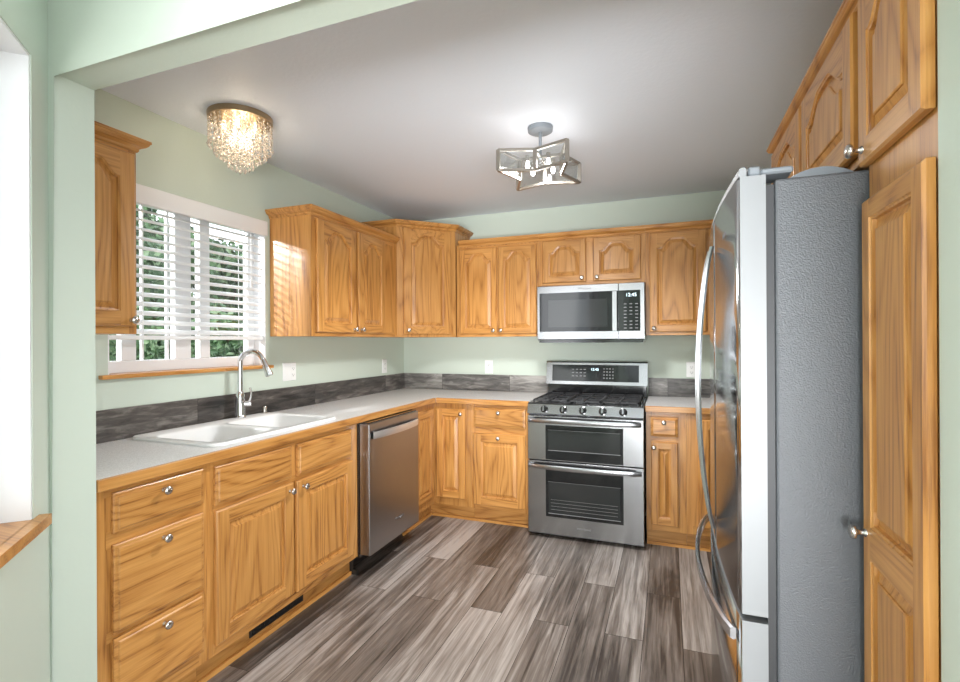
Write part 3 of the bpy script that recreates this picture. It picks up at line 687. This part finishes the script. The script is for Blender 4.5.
# grates
for gx0, gx1 in ((RX0+0.03, RX0+0.27), (RX0+0.275, RX0+0.485), (RX0+0.49, RX1-0.03)):
    lst = []; y0, y1 = -0.64, -0.13; zb, zt_ = 0.925, 0.935; w = 0.009
    lst += [((gx0, y0, zb), (gx1, y0+w, zt_)), ((gx0, y1-w, zb), (gx1, y1, zt_)), ((gx0, y0, zb), (gx0+w, y1, zt_)), ((gx1-w, y0, zb), (gx1, y1, zt_)), ((gx0, (y0+y1)/2-w/2, zb), (gx1, (y0+y1)/2+w/2, zt_))]
    cx = (gx0+gx1)/2; lst.append(((cx-w/2, y0, zb), (cx+w/2, y1, zt_)))
    for yy in ((3*y0+y1)/4, (y0+3*y1)/4): lst.append(((gx0, yy-w/2, zb), (gx1, yy+w/2, zt_)))
    for a in (gx0, gx1-w):
        for b in (y0, y1-w): lst.append(((a, b, 0.9145), (a+w, b+w, zb)))
    boxes('grate', lst, IRON, rn)
for x, y in ((RX0+0.15, -0.51), (RX0+0.15, -0.26), (RX0+0.38, -0.385), (RX1-0.15, -0.51), (RX1-0.15, -0.26)):
    bm = bmesh.new(); lathe(bm, [(0.045, 0), (0.045, 0.006), (0.034, 0.007), (0.034, 0.013), (0, 0.013)], (x, y, 0.9145), (0, 0, 1)); mesh_obj('burner', bm, IRON, rn, True)
# backguard
bg_ = boxes('backguard', [((RX0+0.004, -0.085, 0.914), (RX1-0.004, -0.02, 1.00))], BLACK, rn, 0.004)
bm = bmesh.new(); prism(bm, [(-0.045, 0.995), (-0.11, 0.998), (-0.085, 1.165), (-0.075, 1.173), (-0.045, 1.173)], (RX0-0.003, 0, 0), (0, 1, 0), (0, 0, 1), (1, 0, 0), RX1-RX0+0.006)
hood = mesh_obj('control_console', bm, STEEL, rn)
pu = Vector((0, 0.148, 0.989)); pn = Vector((0, -0.989, 0.148)); pO = Vector((RX0, -0.1097, 1.0))
def con(bm, x0, x1, s0, s1, h0, h1):
    vs = [bm.verts.new(pO+Vector((x, 0, 0))+pu*s_+pn*h) for h in (h0, h1) for x, s_ in ((x0, s0), (x1, s0), (x1, s1), (x0, s1))]
    for f in ((3, 2, 1, 0), (4, 5, 6, 7), (0, 1, 5, 4), (1, 2, 6, 5), (2, 3, 7, 6), (3, 0, 4, 7)): bm.faces.new([vs[i] for i in f])
bm = bmesh.new(); con(bm, 0.045, 0.70, 0.022, 0.150, 0.0005, 0.0025); mesh_obj('display_glass', bm, DGLASS, rn)
for r in range(4):
    for c in range(4): bm = bmesh.new(); con(bm, 0.44+c*0.022, 0.450+c*0.022, 0.045+r*0.024, 0.054+r*0.024, 0.0026, 0.003); mesh_obj('console_key', bm, MARKD, rn)
for r in range(3):
    for c in range(4): bm = bmesh.new(); con(bm, 0.20+c*0.03, 0.217+c*0.03, 0.06+r*0.026, 0.066+r*0.026, 0.0026, 0.003); mesh_obj('console_key', bm, MARKD, rn)
t = text_mesh('clock_digits', '12:45', 0.028, pO+Vector((0.375, 0, 0))+pu*0.115+pn*0.003, (1, 0, 0), pu, DISPLAY, rn)

# ---------------------------------------------------------------- wall cabinets
def wall_cab(fr, u0, u1, z0, z1, label, depth=0.305):
    t = thing('wall_cabinet', fr.p((u0+u1)/2, z0, -depth/2), label, 'cabinet')
    bm = bmesh.new(); fr.box(bm, (u0, z0, -depth), (u1, z1, 0)); mesh_obj('body', bm, OZ, t)
    rail(fr, u0+0.03, u1-0.03, z0+0.0005, z0+0.035, t); rail(fr, u0+0.03, u1-0.03, z1-0.05, z1-0.026, t)
    return t
XF = 0.31
CZ = 2.088
# near the pier
t = wall_cab(LEFT(-2.985, XF), 0, 0.335, 1.372, CZ+0.02, 'single oak wall cabinet hanging left of the window beside the green wall end')
add_door(LEFT(-2.985, XF), 0.018, 0.320, 1.40, CZ-0.02, t, 0.05, (0.301, 1.425))
crown([(XF, -2.985), (XF, -2.65), (0.005, -2.65)], [(1, 0), (1, 1), (0, 1)], CZ-0.005, t, OY)
# left pair
t = wall_cab(LEFT(-1.63, XF), 0, 0.975, 1.372, CZ+0.02, 'two-door oak wall cabinet between window and corner on the left wall')
f = LEFT(-1.63, XF)
add_door(f, 0.035, 0.425, 1.395, CZ-0.02, t, 0.062, (0.397, 1.42)); add_door(f, 0.450, 0.790, 1.395, CZ-0.02, t, 0.062, (0.478, 1.42))
crown([(0.005, -1.63), (XF, -1.63), (XF, -0.66)], [(0, -1), (1, -1), (1, 0)], CZ-0.005, t, OY)
# diagonal corner
WC = 0.652
t = thing('corner_wall_cabinet', (0.25, -0.25, 1.372), 'taller diagonal oak corner wall cabinet with one arched door', 'cabinet')
bm = bmesh.new(); prism(bm, [(0.002, -0.002), (0.002, -WC), (XF, -WC), (WC, -XF), (WC, -0.002)], (0, 0, 1.372), (1, 0, 0), (0, 1, 0), (0, 0, 1), 0.883); mesh_obj('body', bm, OZ, t)
dlen = math.hypot(WC-XF, WC-XF)
fd = Fr((XF, -WC, 0), (1, 1, 0), (1, -1, 0), OX)
add_door(fd, 0.05, dlen-0.045, 1.395, 2.215, t, 0.065, (0.085, 1.425))
m22 = 0.4142
crown([(0.005, -WC), (XF, -WC), (WC, -XF), (WC, -0.005)], [(0, -1), (m22, -1), (1, -m22), (1, 0)], 2.222, t, OX)
# back wall: pair, over-microwave, right
YF = -0.31
f = BACK(0, YF)
t = wall_cab(f, 0.664, 1.344, 1.372, CZ+0.02, 'two-door oak wall cabinet on the back wall left of the microwave')
add_door(f, 0.700, 1.008, 1.395, CZ-0.02, t, 0.06, (0.985, 1.42), stile=0.042); add_door(f, 1.023, 1.325, 1.395, CZ-0.02, t, 0.06, (1.046, 1.42), stile=0.042)
crown([(0.690, YF), (1.344, YF)], [(0, -1), (0, -1)], CZ+0.003, t, OX, 1.0)
t = wall_cab(f, 1.345, 2.107, 1.742, CZ+0.02, 'short two-door oak wall cabinet directly above the microwave')
add_door(f, 1.372, 1.697, 1.768, CZ-0.005, t, 0.055, (1.668, 1.795), stile=0.045); add_door(f, 1.747, 2.077, 1.768, CZ-0.005, t, 0.055, (1.776, 1.795), stile=0.045)
crown([(1.345, YF), (2.107, YF)], [(0, -1), (0, -1)], CZ+0.003, t, OX, 1.0)
t = wall_cab(f, 2.108, 3.285, 1.372, CZ+0.02, 'oak wall cabinet on the back wall right of the microwave, partly behind the refrigerator')
add_door(f, 2.136, 2.495, 1.395, CZ-0.005, t, 0.062, (2.163, 1.42), stile=0.048); add_door(f, 2.515, 2.875, 1.395, CZ-0.005, t, 0.055, (2.54, 1.42)); add_door(f, 2.895, 3.25, 1.395, CZ-0.005, t, 0.055, None)
crown([(2.108, YF), (3.285, YF)], [(0, -1), (0, -1)], CZ+0.003, t, OX, 1.0)
# above the refrigerator
f = RIGHT(0)
t = thing('wall_cabinet', (2.95, -2.15, 1.72), 'deep two-door oak cabinet mounted above the refrigerator', 'cabinet')
boxes('body', [((2.67, -2.681, 1.735), (3.28, -1.66, CZ+0.02))], OZ, t)
add_door(f, 1.70, 2.16, 1.755, CZ-0.01, t, 0.055, (2.13, 1.785)); add_door(f, 2.185, 2.640, 1.755, CZ-0.01, t, 0.055, (2.22, 1.785))
crown([(3.28, -1.66), (2.67, -1.66), (2.67, -2.681)], [(0, 1), (-1, 1), (-1, 0)], CZ+0.003, t, OY, 0.7)
# pantry
t = thing('pantry_cabinet', (2.95, -2.83, 0), 'tall oak pantry cabinet right of the refrigerator with a long lower door', 'cabinet')
boxes('body', [((2.67, -2.985, 0.10), (3.285, -2.682, CZ+0.02))], OZ, t)
boxes('toe_kick', [((2.735, -2.985, 0.0), (2.75, -2.682, 0.099))], OY, t)
add_door(f, 2.682, 2.978, 1.712, CZ-0.01, t, 0.05, (2.708, 1.742), stile=0.05)
add_door(f, 2.700, 2.978, 0.13, 1.632, t, 0, (2.718, 0.925), mid=0.91, stile=0.042)
crown([(2.67, -2.682), (2.67, -2.985)], [(-1, 0), (-1, 0)], CZ+0.003, t, OY, 0.7)

# ---------------------------------------------------------------- microwave
MX0, MX1, MZ0, MZ1, MY = 1.347, 2.105, 1.335, 1.738, -0.395
mw = thing('microwave', (1.726, -0.2, MZ0), 'stainless steel over-the-range microwave mounted under the short cabinet', 'microwave')
boxes('body', [((MX0, -0.365, MZ0+0.004), (MX1, -0.01, MZ1))], BLACK, mw)
boxes('vent_grille', [((MX0+0.01, -0.375, MZ0-0.012), (MX1-0.01, -0.05, MZ0+0.003))], BLACK, mw)
bm = bmesh.new(); box(bm, (MX0, MY, MZ0+0.012), (MX1-0.175, -0.366, MZ1), 0, 0.003); door = mesh_obj('door', bm, STEEL, mw)
bm = bmesh.new(); box(bm, (MX1-0.1735, MY, MZ0+0.012), (MX1, -0.366, MZ1), 0, 0.003); mesh_obj('control_side', bm, STEEL, mw)
H = MZ1-MZ0
boxes('door_glass', [((MX0+0.02, MY-0.003, MZ0+0.068), (MX1-0.1755, MY-0.0005, MZ1-0.052))], DGLASS, door)
boxes('window_screen', [((MX0+0.085, MY-0.0037, MZ0+0.10), (MX1-0.25, MY-0.0031, MZ1-0.105))], DGLASS2, door)
bm = bmesh.new()
hx0, hx1 = MX1-0.217, MX1-0.180
prism(bm, [(hx0, MY-0.0045), (hx0+0.004, MY-0.030), (hx1-0.004, MY-0.030), (hx1, MY-0.0045)], (0, 0, MZ0+0.07), (1, 0, 0), (0, 1, 0), (0, 0, 1), H-0.128); mesh_obj('handle', bm, STEEL, door)
cp = boxes('control_panel', [((MX1-0.1725, MY-0.003, MZ0+0.068), (MX1-0.028, MY-0.0005, MZ1-0.052))], DGLASS, mw)
lst = []
for r in range(8):
    for c in range(3):
        if r in (3,) and c == 1: continue
        x = MX1-0.138+c*0.038; z = MZ0+0.085+r*0.024; boxes('keypad_mark', [((x, MY-0.0036, z), (x+0.018, MY-0.0031, z+0.006))], MARKD, mw)
text_mesh('clock_digits', '12:45', 0.034, (MX1-0.089, MY-0.0036, MZ1-0.085), (1, 0, 0), (0, 0, 1), DISPLAY, mw)
text_mesh('emblem', 'Whirlpool', 0.022, ((MX0+MX1)/2-0.03, MY-0.0008, MZ1-0.027), (1, 0, 0), (0, 0, 1), MARKD, mw)

# ---------------------------------------------------------------- refrigerator
FY0, FY1 = -2.675, -1.765      # near side, far side
fg = thing('refrigerator', (2.9, (FY0+FY1)/2, 0), 'stainless steel french door refrigerator with grey textured sides next to the pantry', 'refrigerator')
bm = bmesh.new(); box(bm, (2.492, FY0+0.004, 0.02), (3.25, FY1-0.004, 1.71), 0, 0.006, 2); mesh_obj('case', bm, PEBBLE, fg)
for x_, y_ in ((2.52, FY0+0.03), (2.52, FY1-0.07), (3.18, FY0+0.03), (3.18, FY1-0.07)): boxes('foot', [((x_, y_, 0), (x_+0.04, y_+0.04, 0.02))], GASKET, fg)
boxes('gasket', [((2.474, FY0+0.012, 0.10), (2.4915, FY1-0.012, 1.70))], GASKET, fg)
ymid = (FY0+FY1)/2
def frontx(y): return 2.415 - 0.017*(1-((y-ymid)/(FY1-ymid))**2)
def fdoor(name, y0, y1, z0, z1, parent, topstep=False):
    bm = bmesh.new(); n = 16
    pf = [(frontx(y0+(y1-y0)*k/n), y0+(y1-y0)*k/n) for k in range(n+1)]
    c = 0.004
    pf[0] = (pf[0][0]+c, pf[0][1]); pf[-1] = (pf[-1][0]+c, pf[-1][1])
    poly = pf + [(2.473, y1), (2.473, y0)]
    v0 = [bm.verts.new((x, y, z0)) for x, y in poly]; v1 = [bm.verts.new((x, y, z1)) for x, y in poly]
    m = len(poly); bm.faces.new(v0[::-1]).material_index = 1; bm.faces.new(v1).material_index = 1
    for k in range(m):
        f_ = bm.faces.new((v0[k], v0[(k+1) % m], v1[(k+1) % m], v1[k])); f_.material_index = 0 if k < n else 1
        if k < n: f_.smooth = True
    return mesh_obj(name, bm, [STEELF, EDGEW], parent)
d1 = fdoor('door', FY0, ymid-0.003, 0.688, 1.722, fg); d2 = fdoor('door', ymid+0.003, FY1, 0.688, 1.722, fg)
d3 = fdoor('freezer_drawer', FY0, FY1, 0.07, 0.672, fg)
boxes('base_grille', [((2.46, FY0+0.02, 0.01), (2.4915, FY1-0.02, 0.066))], GASKET, fg)
# raised cap along the door tops
def capstrip(y0, y1):
    bm = bmesh.new(); n = 12; rows = []
    for k in range(n+1):
        y = y0+(y1-y0)*k/n; x = frontx(y)
        rows.append([bm.verts.new(p) for p in ((x+0.001, y, 1.7225), (x+0.004, y, 1.742), (x+0.012, y, 1.744), (x+0.018, y, 1.740), (x+0.018, y, 1.7225))])
    for a, b in zip(rows, rows[1:]):
        for k in range(5): bm.faces.new((a[k], a[(k+1) % 5], b[(k+1) % 5], b[k]))
    bm.faces.new(rows[0][::-1]); bm.faces.new(rows[-1]); return bm
mesh_obj('top_lip', capstrip(FY0, ymid-0.003), EDGEW, d1); mesh_obj('top_lip', capstrip(ymid+0.003, FY1), EDGEW, d2)
for yc, s in ((FY0, 1), (FY1, -1)):
    o = boxes('hinge_cover', [((2.437, yc+s*0.004, 1.7235), (2.463, yc+s*0.06, 1.745)), ((2.463, yc+s*0.004, 1.7235), (2.53, yc+s*0.09, 1.738))], HINGEG, fg, 0.004)
bm = bmesh.new(); m = 14
v0, v1 = [], []
for k in range(m+1):
    t = k/m; x = 2.52+0.10*t*1.5; z = 1.7105+0.030*math.sin(PI*t)**0.7
    v0.append(bm.verts.new((x, FY0+0.05, z))); v1.append(bm.verts.new((x, FY1-0.05, z)))
for k in range(m): bm.faces.new((v0[k], v0[k+1], v1[k+1], v1[k]))
bm.faces.new(v0); bm.faces.new(v1[::-1]); bm.faces.new((v0[0], v1[0], v1[m], v0[m]))
mesh_obj('top_cover', bm, HINGEG, fg)
def bow(name, fn, parent):
    bm = bmesh.new(); ring = []
    for k in range(25):
        P, A, B = fn(k/24)
        ring.append([bm.verts.new(Vector(P)+Vector(A)*a+Vector(B)*b) for a, b in ((-0.013, -0.006), (0.013, -0.006), (0.015, 0), (0.012, 0.007), (-0.012, 0.007), (-0.015, 0))])
    for a, b in zip(ring, ring[1:]):
        for k in range(6): bm.faces.new((a[k], a[(k+1) % 6], b[(k+1) % 6], b[k]))
    bm.faces.new(ring[0][::-1]); bm.faces.new(ring[-1]); return mesh_obj(name, bm, STEELH, parent, True, 30)
def vbow(y):
    x0 = frontx(y)-0.004
    def fn(t):
        b = math.sin(PI*t)**0.75
        return (x0-0.006-0.040*b, y, 1.630+(0.745-1.630)*t), (0, 1, 0), (-1, 0, 0)
    return fn
bow('handle', vbow(ymid-0.045), d1); bow('handle', vbow(ymid+0.045), d2)
def hbow(t):
    y = FY0+0.03+(FY1-FY0-0.06)*t
    return (frontx(y)-0.010-0.042*math.sin(PI*t)**0.7, y, 0.622), (0, 0, 1), (-1, 0, 0)
h3 = bow('handle', hbow, d3)
text_mesh('emblem', 'Whirlpool', 0.022, (frontx(-2.5)-0.003, -2.5, 1.62), (0, -1, 0), (0, 0, 1), MARKD, d1)

# ---------------------------------------------------------------- outlets and switches
def plate(name, O, U_, n_, w, label, kind, cat):
    U_ = Vector(U_); n_ = Vector(n_); O = Vector(O)
    t = thing(name, O, label, cat); f = Fr(O-U_*(w/2), U_, n_, OX)
    bm = bmesh.new(); prev = None
    for s, ww in ((0, 0.0005), (0, 0.003), (0.003, 0.006)):
        vs = [bm.verts.new(f.p(*p)) for p in ((s, -0.0575+s, ww), (w-s, -0.0575+s, ww), (w-s, 0.0575-s, ww), (s, 0.0575-s, ww))]
        if prev:
            for k in range(4): bm.faces.new((prev[k], prev[(k+1) % 4], vs[(k+1) % 4], vs[k]))
        else: bm.faces.new(vs[::-1])
        prev = vs
    bm.faces.new(prev); mesh_obj('cover_plate', bm, PLATE, t)
    n_g = 2 if w > 0.1 else 1
    for g in range(n_g):
        cu = w*(g+0.5)/n_g
        k = kind if isinstance(kind, str) else kind[g]
        if k == 'switch':
            bm = bmesh.new(); f.box(bm, (cu-0.016, -0.033, 0.0062), (cu+0.016, 0.033, 0.009)); mesh_obj('rocker', bm, PLATE, t)
        else:
            for dz in (-0.0195, 0.0195):
                bm = bmesh.new(); f.box(bm, (cu-0.0165, dz-0.014, 0.0062), (cu+0.0165, dz+0.014, 0.008)); r = mesh_obj('receptacle', bm, PLATE, t)
                bm = bmesh.new(); f.box(bm, (cu-0.0075, dz-0.004, 0.0081), (cu-0.0055, dz+0.006, 0.0084)); f.box(bm, (cu+0.0055, dz-0.004, 0.0081), (cu+0.0075, dz+0.005, 0.0084)); f.box(bm, (cu-0.0025, dz-0.011, 0.0081), (cu+0.0025, dz-0.007, 0.0084)); mesh_obj('slots', bm, SLOT, r)
plate('switch_plate', (0.0, -1.466, 1.15), (0, 1, 0), (1, 0, 0), 0.117, 'white double wall plate with rocker switch right of the window', ('switch', 'outlet'), 'switch')
plate('wall_outlet', (0.0, -0.335, 1.13), (0, 1, 0), (1, 0, 0), 0.072, 'white wall outlet on the left wall near the room corner', 'outlet', 'outlet')
plate('wall_outlet', (0.824, 0.0, 1.118), (1, 0, 0), (0, -1, 0), 0.072, 'white wall outlet on the back wall left of the range', 'outlet', 'outlet')
plate('wall_outlet', (2.415, 0.0, 1.118), (1, 0, 0), (0, -1, 0), 0.072, 'white wall outlet on the back wall right of the range beside the refrigerator', 'outlet', 'outlet')

# ---------------------------------------------------------------- ceiling lights
def point(name, loc, e, col, r=0.02):
    l = bpy.data.lights.new(name, 'POINT'); l.energy = e; l.color = col; l.shadow_soft_size = r
    o = bpy.data.objects.new(name, l); COL.objects.link(o); o.location = loc; return o
SC = Vector((1.655, -1.525, 0)); SZ0, SZ1 = 2.170, 2.269
st = thing('star_ceiling_light', (SC.x, SC.y, ZC), 'four pointed star ceiling light of clear glass panes in a thin metal frame', 'ceiling light')
bm = bmesh.new(); lathe(bm, [(0, -0.026), (0.055, -0.026), (0.062, -0.022), (0.064, -0.001), (0, -0.001)], (SC.x, SC.y, ZC), (0, 0, 1), 28); mesh_obj('canopy', bm, HINGEG, st, True)
bm = bmesh.new(); tube(bm, [(SC.x, SC.y, ZC-0.026), (SC.x, SC.y, SZ1-0.01)], 0.008, 12); mesh_obj('stem', bm, HINGEG, st, True)
ro, ri = 0.238, 0.108
spt = []
for k in range(8):
    a = PI/4 + k*PI/4 - 0.0; r = ro if k % 2 == 0 else ri
    spt.append(Vector((SC.x+r*math.cos(a), SC.y+r*math.sin(a), 0)))
bm = bmesh.new()
def bar(bm, a, b, w=0.0065):
    a, b = Vector(a), Vector(b); t = (b-a).normalized(); ref = Vector((0, 0, 1)) if abs(t.z) < 0.9 else Vector((1, 0, 0))
    s = t.cross(ref).normalized()*w; u = t.cross(s).normalized()*w
    v = [bm.verts.new(p+i*s+j*u) for p in (a, b) for i, j in ((-1, -1), (1, -1), (1, 1), (-1, 1))]
    for f in ((3, 2, 1, 0), (4, 5, 6, 7), (0, 1, 5, 4), (1, 2, 6, 5), (2, 3, 7, 6), (3, 0, 4, 7)): bm.faces.new([v[i] for i in f])
for k in range(8):
    a, b = spt[k], spt[(k+1) % 8]
    for z in (SZ0, SZ1): bar(bm, a+Vector((0, 0, z)), b+Vector((0, 0, z)))
    bar(bm, a+Vector((0, 0, SZ0)), a+Vector((0, 0, SZ1)), 0.009)
for k in (1, 3): bar(bm, spt[k]+Vector((0, 0, SZ1)), spt[k+4]+Vector((0, 0, SZ1)), 0.006)
mesh_obj('star_frame', bm, CHAMP, st)
for k in range(8):
    a, b = spt[k], spt[(k+1) % 8]; d = (b-a).normalized()*0.006; nn = Vector((d.y, -d.x, 0)).normalized()*0.001
    bm = bmesh.new(); z0, z1 = SZ0+0.0056, SZ1-0.0056
    v = [bm.verts.new(p+n_+Vector((0, 0, z))) for z in (z0, z1) for p, n_ in ((a+d, -nn), (b-d, -nn), (b-d, nn), (a+d, nn))]
    for f in ((3, 2, 1, 0), (4, 5, 6, 7), (0, 1, 5, 4), (1, 2, 6, 5), (2, 3, 7, 6), (3, 0, 4, 7)): bm.faces.new([v[i] for i in f])
    mesh_obj('glass_pane', bm, LGLASS, st)
for k in range(4):
    a = PI/4+k*PI/2; c = SC+Vector((math.cos(a)*0.075, math.sin(a)*0.075, 0))
    bm = bmesh.new(); tube(bm, [(c.x, c.y, SZ1-0.004), (c.x, c.y, SZ1-0.032)], 0.011, 12); s_ = mesh_obj('socket', bm, CHAMP, st, True)
    bm = bmesh.new(); lathe(bm, [(0.005, 0), (0.008, 0.01), (0.011, 0.022), (0.011, 0.028), (0.007, 0.038), (0, 0.041)], (c.x, c.y, SZ1-0.0325), (0, 0, -1), 14); mesh_obj('bulb', bm, BULB, st, True)
point('star_lamp_glow', (SC.x, SC.y, SZ0+0.02), 1.8, (1, 0.98, 0.96), 0.09)
l = bpy.data.lights.new('star_lamp_downlight', 'SPOT'); l.energy = 72; l.color = (0.98, 0.985, 1); l.spot_size = math.radians(165); l.spot_blend = 0.6; l.shadow_soft_size = 0.12
o = bpy.data.objects.new('star_lamp_downlight', l); COL.objects.link(o); o.location = (SC.x, SC.y, SZ0-0.01)
# crystal light
CCx, CCy = 0.340, -2.165
ch = thing('crystal_ceiling_light', (CCx, CCy, ZC), 'round brass ceiling light with hanging crystal strands above the sink', 'ceiling light')
bm = bmesh.new(); lathe(bm, [(0, -0.028), (0.135, -0.028), (0.143, -0.026), (0.145, -0.001), (0, -0.001)], (CCx, CCy, ZC), (0, 0, 1), 40); mesh_obj('canopy', bm, BRONZE, ch, True)
def strand_mesh(n):
    bm = bmesh.new(); z = 0; rnd = random.Random(n)
    for k in range(n):
        r = 0.0062 if k < n-1 else 0.0085; h = 0.0085 if k < n-1 else 0.013
        nn = 6
        top = bm.verts.new((0, 0, z)); bot = bm.verts.new((0, 0, z-2*h)); a0 = rnd.random()*2
        ring = [bm.verts.new((r*math.cos(a0+2*PI*i/nn), r*math.sin(a0+2*PI*i/nn), z-h)) for i in range(nn)]
        for i in range(nn):
            bm.faces.new((top, ring[(i+1) % nn], ring[i])); bm.faces.new((bot, ring[i], ring[(i+1) % nn]))
        z -= 2*h+0.001
    me = bpy.data.meshes.new('crystal_strand'); bmesh.ops.recalc_face_normals(bm, faces=bm.faces); bm.to_mesh(me); bm.free(); me.materials.append(CRYSTAL); return me
sm = {}
for rad, cnt, nb in ((0.138, 30, 7), (0.112, 24, 9), (0.084, 18, 10), (0.054, 12, 12), (0.022, 6, 13)):
    if nb not in sm: sm[nb] = strand_mesh(nb)
    for k in range(cnt):
        a = 2*PI*k/cnt+rad*20
        o = bpy.data.objects.new('crystal_strand', sm[nb]); COL.objects.link(o); o.parent = ch
        o.location = (rad*math.cos(a), rad*math.sin(a), -0.0285); o.rotation_euler = (0, 0, a*3)
for k in range(5):
    a = 2*PI*k/5+0.3; c = (CCx+0.070*math.cos(a), CCy+0.070*math.sin(a))
    bm = bmesh.new(); lathe(bm, [(0.006, 0), (0.008, 0.01), (0.010, 0.03), (0.008, 0.045), (0, 0.05)], (c[0], c[1], ZC-0.03), (0, 0, -1), 10); mesh_obj('bulb', bm, BULBW, ch, True)
point('crystal_lamp_glow', (CCx, CCy, ZC-0.11), 2.0, (1, 0.86, 0.66), 0.05)

# ---------------------------------------------------------------- outside
struct('ground_lawn', [((-30, -20, -0.62), (-0.16, 16, -0.55))], GRASS)
def bush(name, label, cat, c, rad, h, nleaf, ls, mats, trunk=None, seed=1, group=None):
    rnd = random.Random(seed); t = thing(name, c, label, cat, group)
    bm = bmesh.new(); cv = Vector(c)
    clumps = []
    for i in range(40):
        a = rnd.random()*2*PI; r = rad*math.sqrt(rnd.random())*0.8; z = h*(0.12+0.86*rnd.random())
        clumps.append((cv+Vector((r*math.cos(a), r*math.sin(a), z)), rad*(0.20+0.18*rnd.random())))
    for i in range(nleaf):
        p0, cr_ = rnd.choice(clumps)
        v = Vector((rnd.gauss(0, 1), rnd.gauss(0, 1), rnd.gauss(0, 1))).normalized()*cr_*(0.6+0.4*rnd.random())
        p = p0+v; n_ = (v.normalized()+Vector((rnd.gauss(0, .5), rnd.gauss(0, .5), rnd.gauss(0, .5)))).normalized()
        a = n_.orthogonal().normalized(); b = n_.cross(a); th = rnd.random()*PI; a, b = a*math.cos(th)+b*math.sin(th), b*math.cos(th)-a*math.sin(th)
        s = ls*(0.6+0.8*rnd.random())
        vs = [bm.verts.new(p+a*s), bm.verts.new(p+b*s*0.5+n_*s*0.15), bm.verts.new(p-a*s), bm.verts.new(p-b*s*0.5+n_*s*0.15)]
        bm.faces.new(vs).material_index = rnd.choice((0, 0, 1, 1, 2))
    me = bpy.data.meshes.new('foliage'); bm.to_mesh(me); bm.free()
    for m_ in mats: me.materials.append(m_)
    o = bpy.data.objects.new('foliage', me); COL.objects.link(o); o.parent = t; o.matrix_parent_inverse = Matrix.Translation(-cv)
    bm = bmesh.new()
    for i in range(7):
        q = rnd.choice(clumps)[0]; base = cv+Vector((rnd.uniform(-.08, .08), rnd.uniform(-.08, .08), 0))
        tube(bm, [base, base.lerp(q, 0.5)+Vector((0, 0, 0.1)), q], [0.05, 0.03, 0.012], 6)
    mesh_obj('branches', bm, BARK, t)
    return t
specs = [('shrub', 'leafy green shrub low in the leftmost pane below the blind', 'shrub', (-3.6, -0.5, -0.55), 0.85, 2.2, 4500, 0.06),
         ('shrub', 'leafy green shrub low in the middle pane below the blind', 'shrub', (-4.2, 1.3, -0.55), 0.85, 2.15, 4500, 0.06),
         ('shrub', 'leafy green shrub low in the rightmost pane below the blind', 'shrub', (-3.8, 3.1, -0.55), 0.85, 2.1, 4500, 0.06),
         ('tree', 'tall green tree behind the left part of the blind slats', 'tree', (-8.0, 1.9, -0.55), 1.6, 4.9, 9000, 0.11),
         ('tree', 'green tree behind the middle of the blind slats', 'tree', (-8.4, 5.3, -0.55), 1.6, 4.5, 9000, 0.11),
         ('tree', 'lower green tree behind the right part of the blind slats with sky above', 'tree', (-7.6, 8.7, -0.55), 1.6, 4.0, 9000, 0.11),
         ('tree', 'distant green tree rising highest behind the left slats of the blind', 'tree', (-13.0, 6.5, -0.55), 2.1, 6.0, 7000, 0.16),
         ('tree', 'distant green tree filling the gap behind the right slats of the blind', 'tree', (-12.5, 11.0, -0.55), 2.1, 5.0, 7000, 0.16)]
for i, s_ in enumerate(specs): bush(*s_, LEAF, seed=11+i)

# repeats of one kind share a group
GROUPS = {'wall_outlet': 'white outlets along the walls', 'base_cabinet': 'oak base cabinets', 'wall_cabinet': 'oak wall cabinets', 'backsplash': 'plank backsplash strips', 'countertop': 'laminate countertops', 'shrub': 'shrubs outside the kitchen window', 'tree': 'trees beyond the kitchen window'}
for o in S.objects:
    k = o.name.split('.')[0]
    if k in GROUPS and o.parent is None: o['group'] = GROUPS[k]
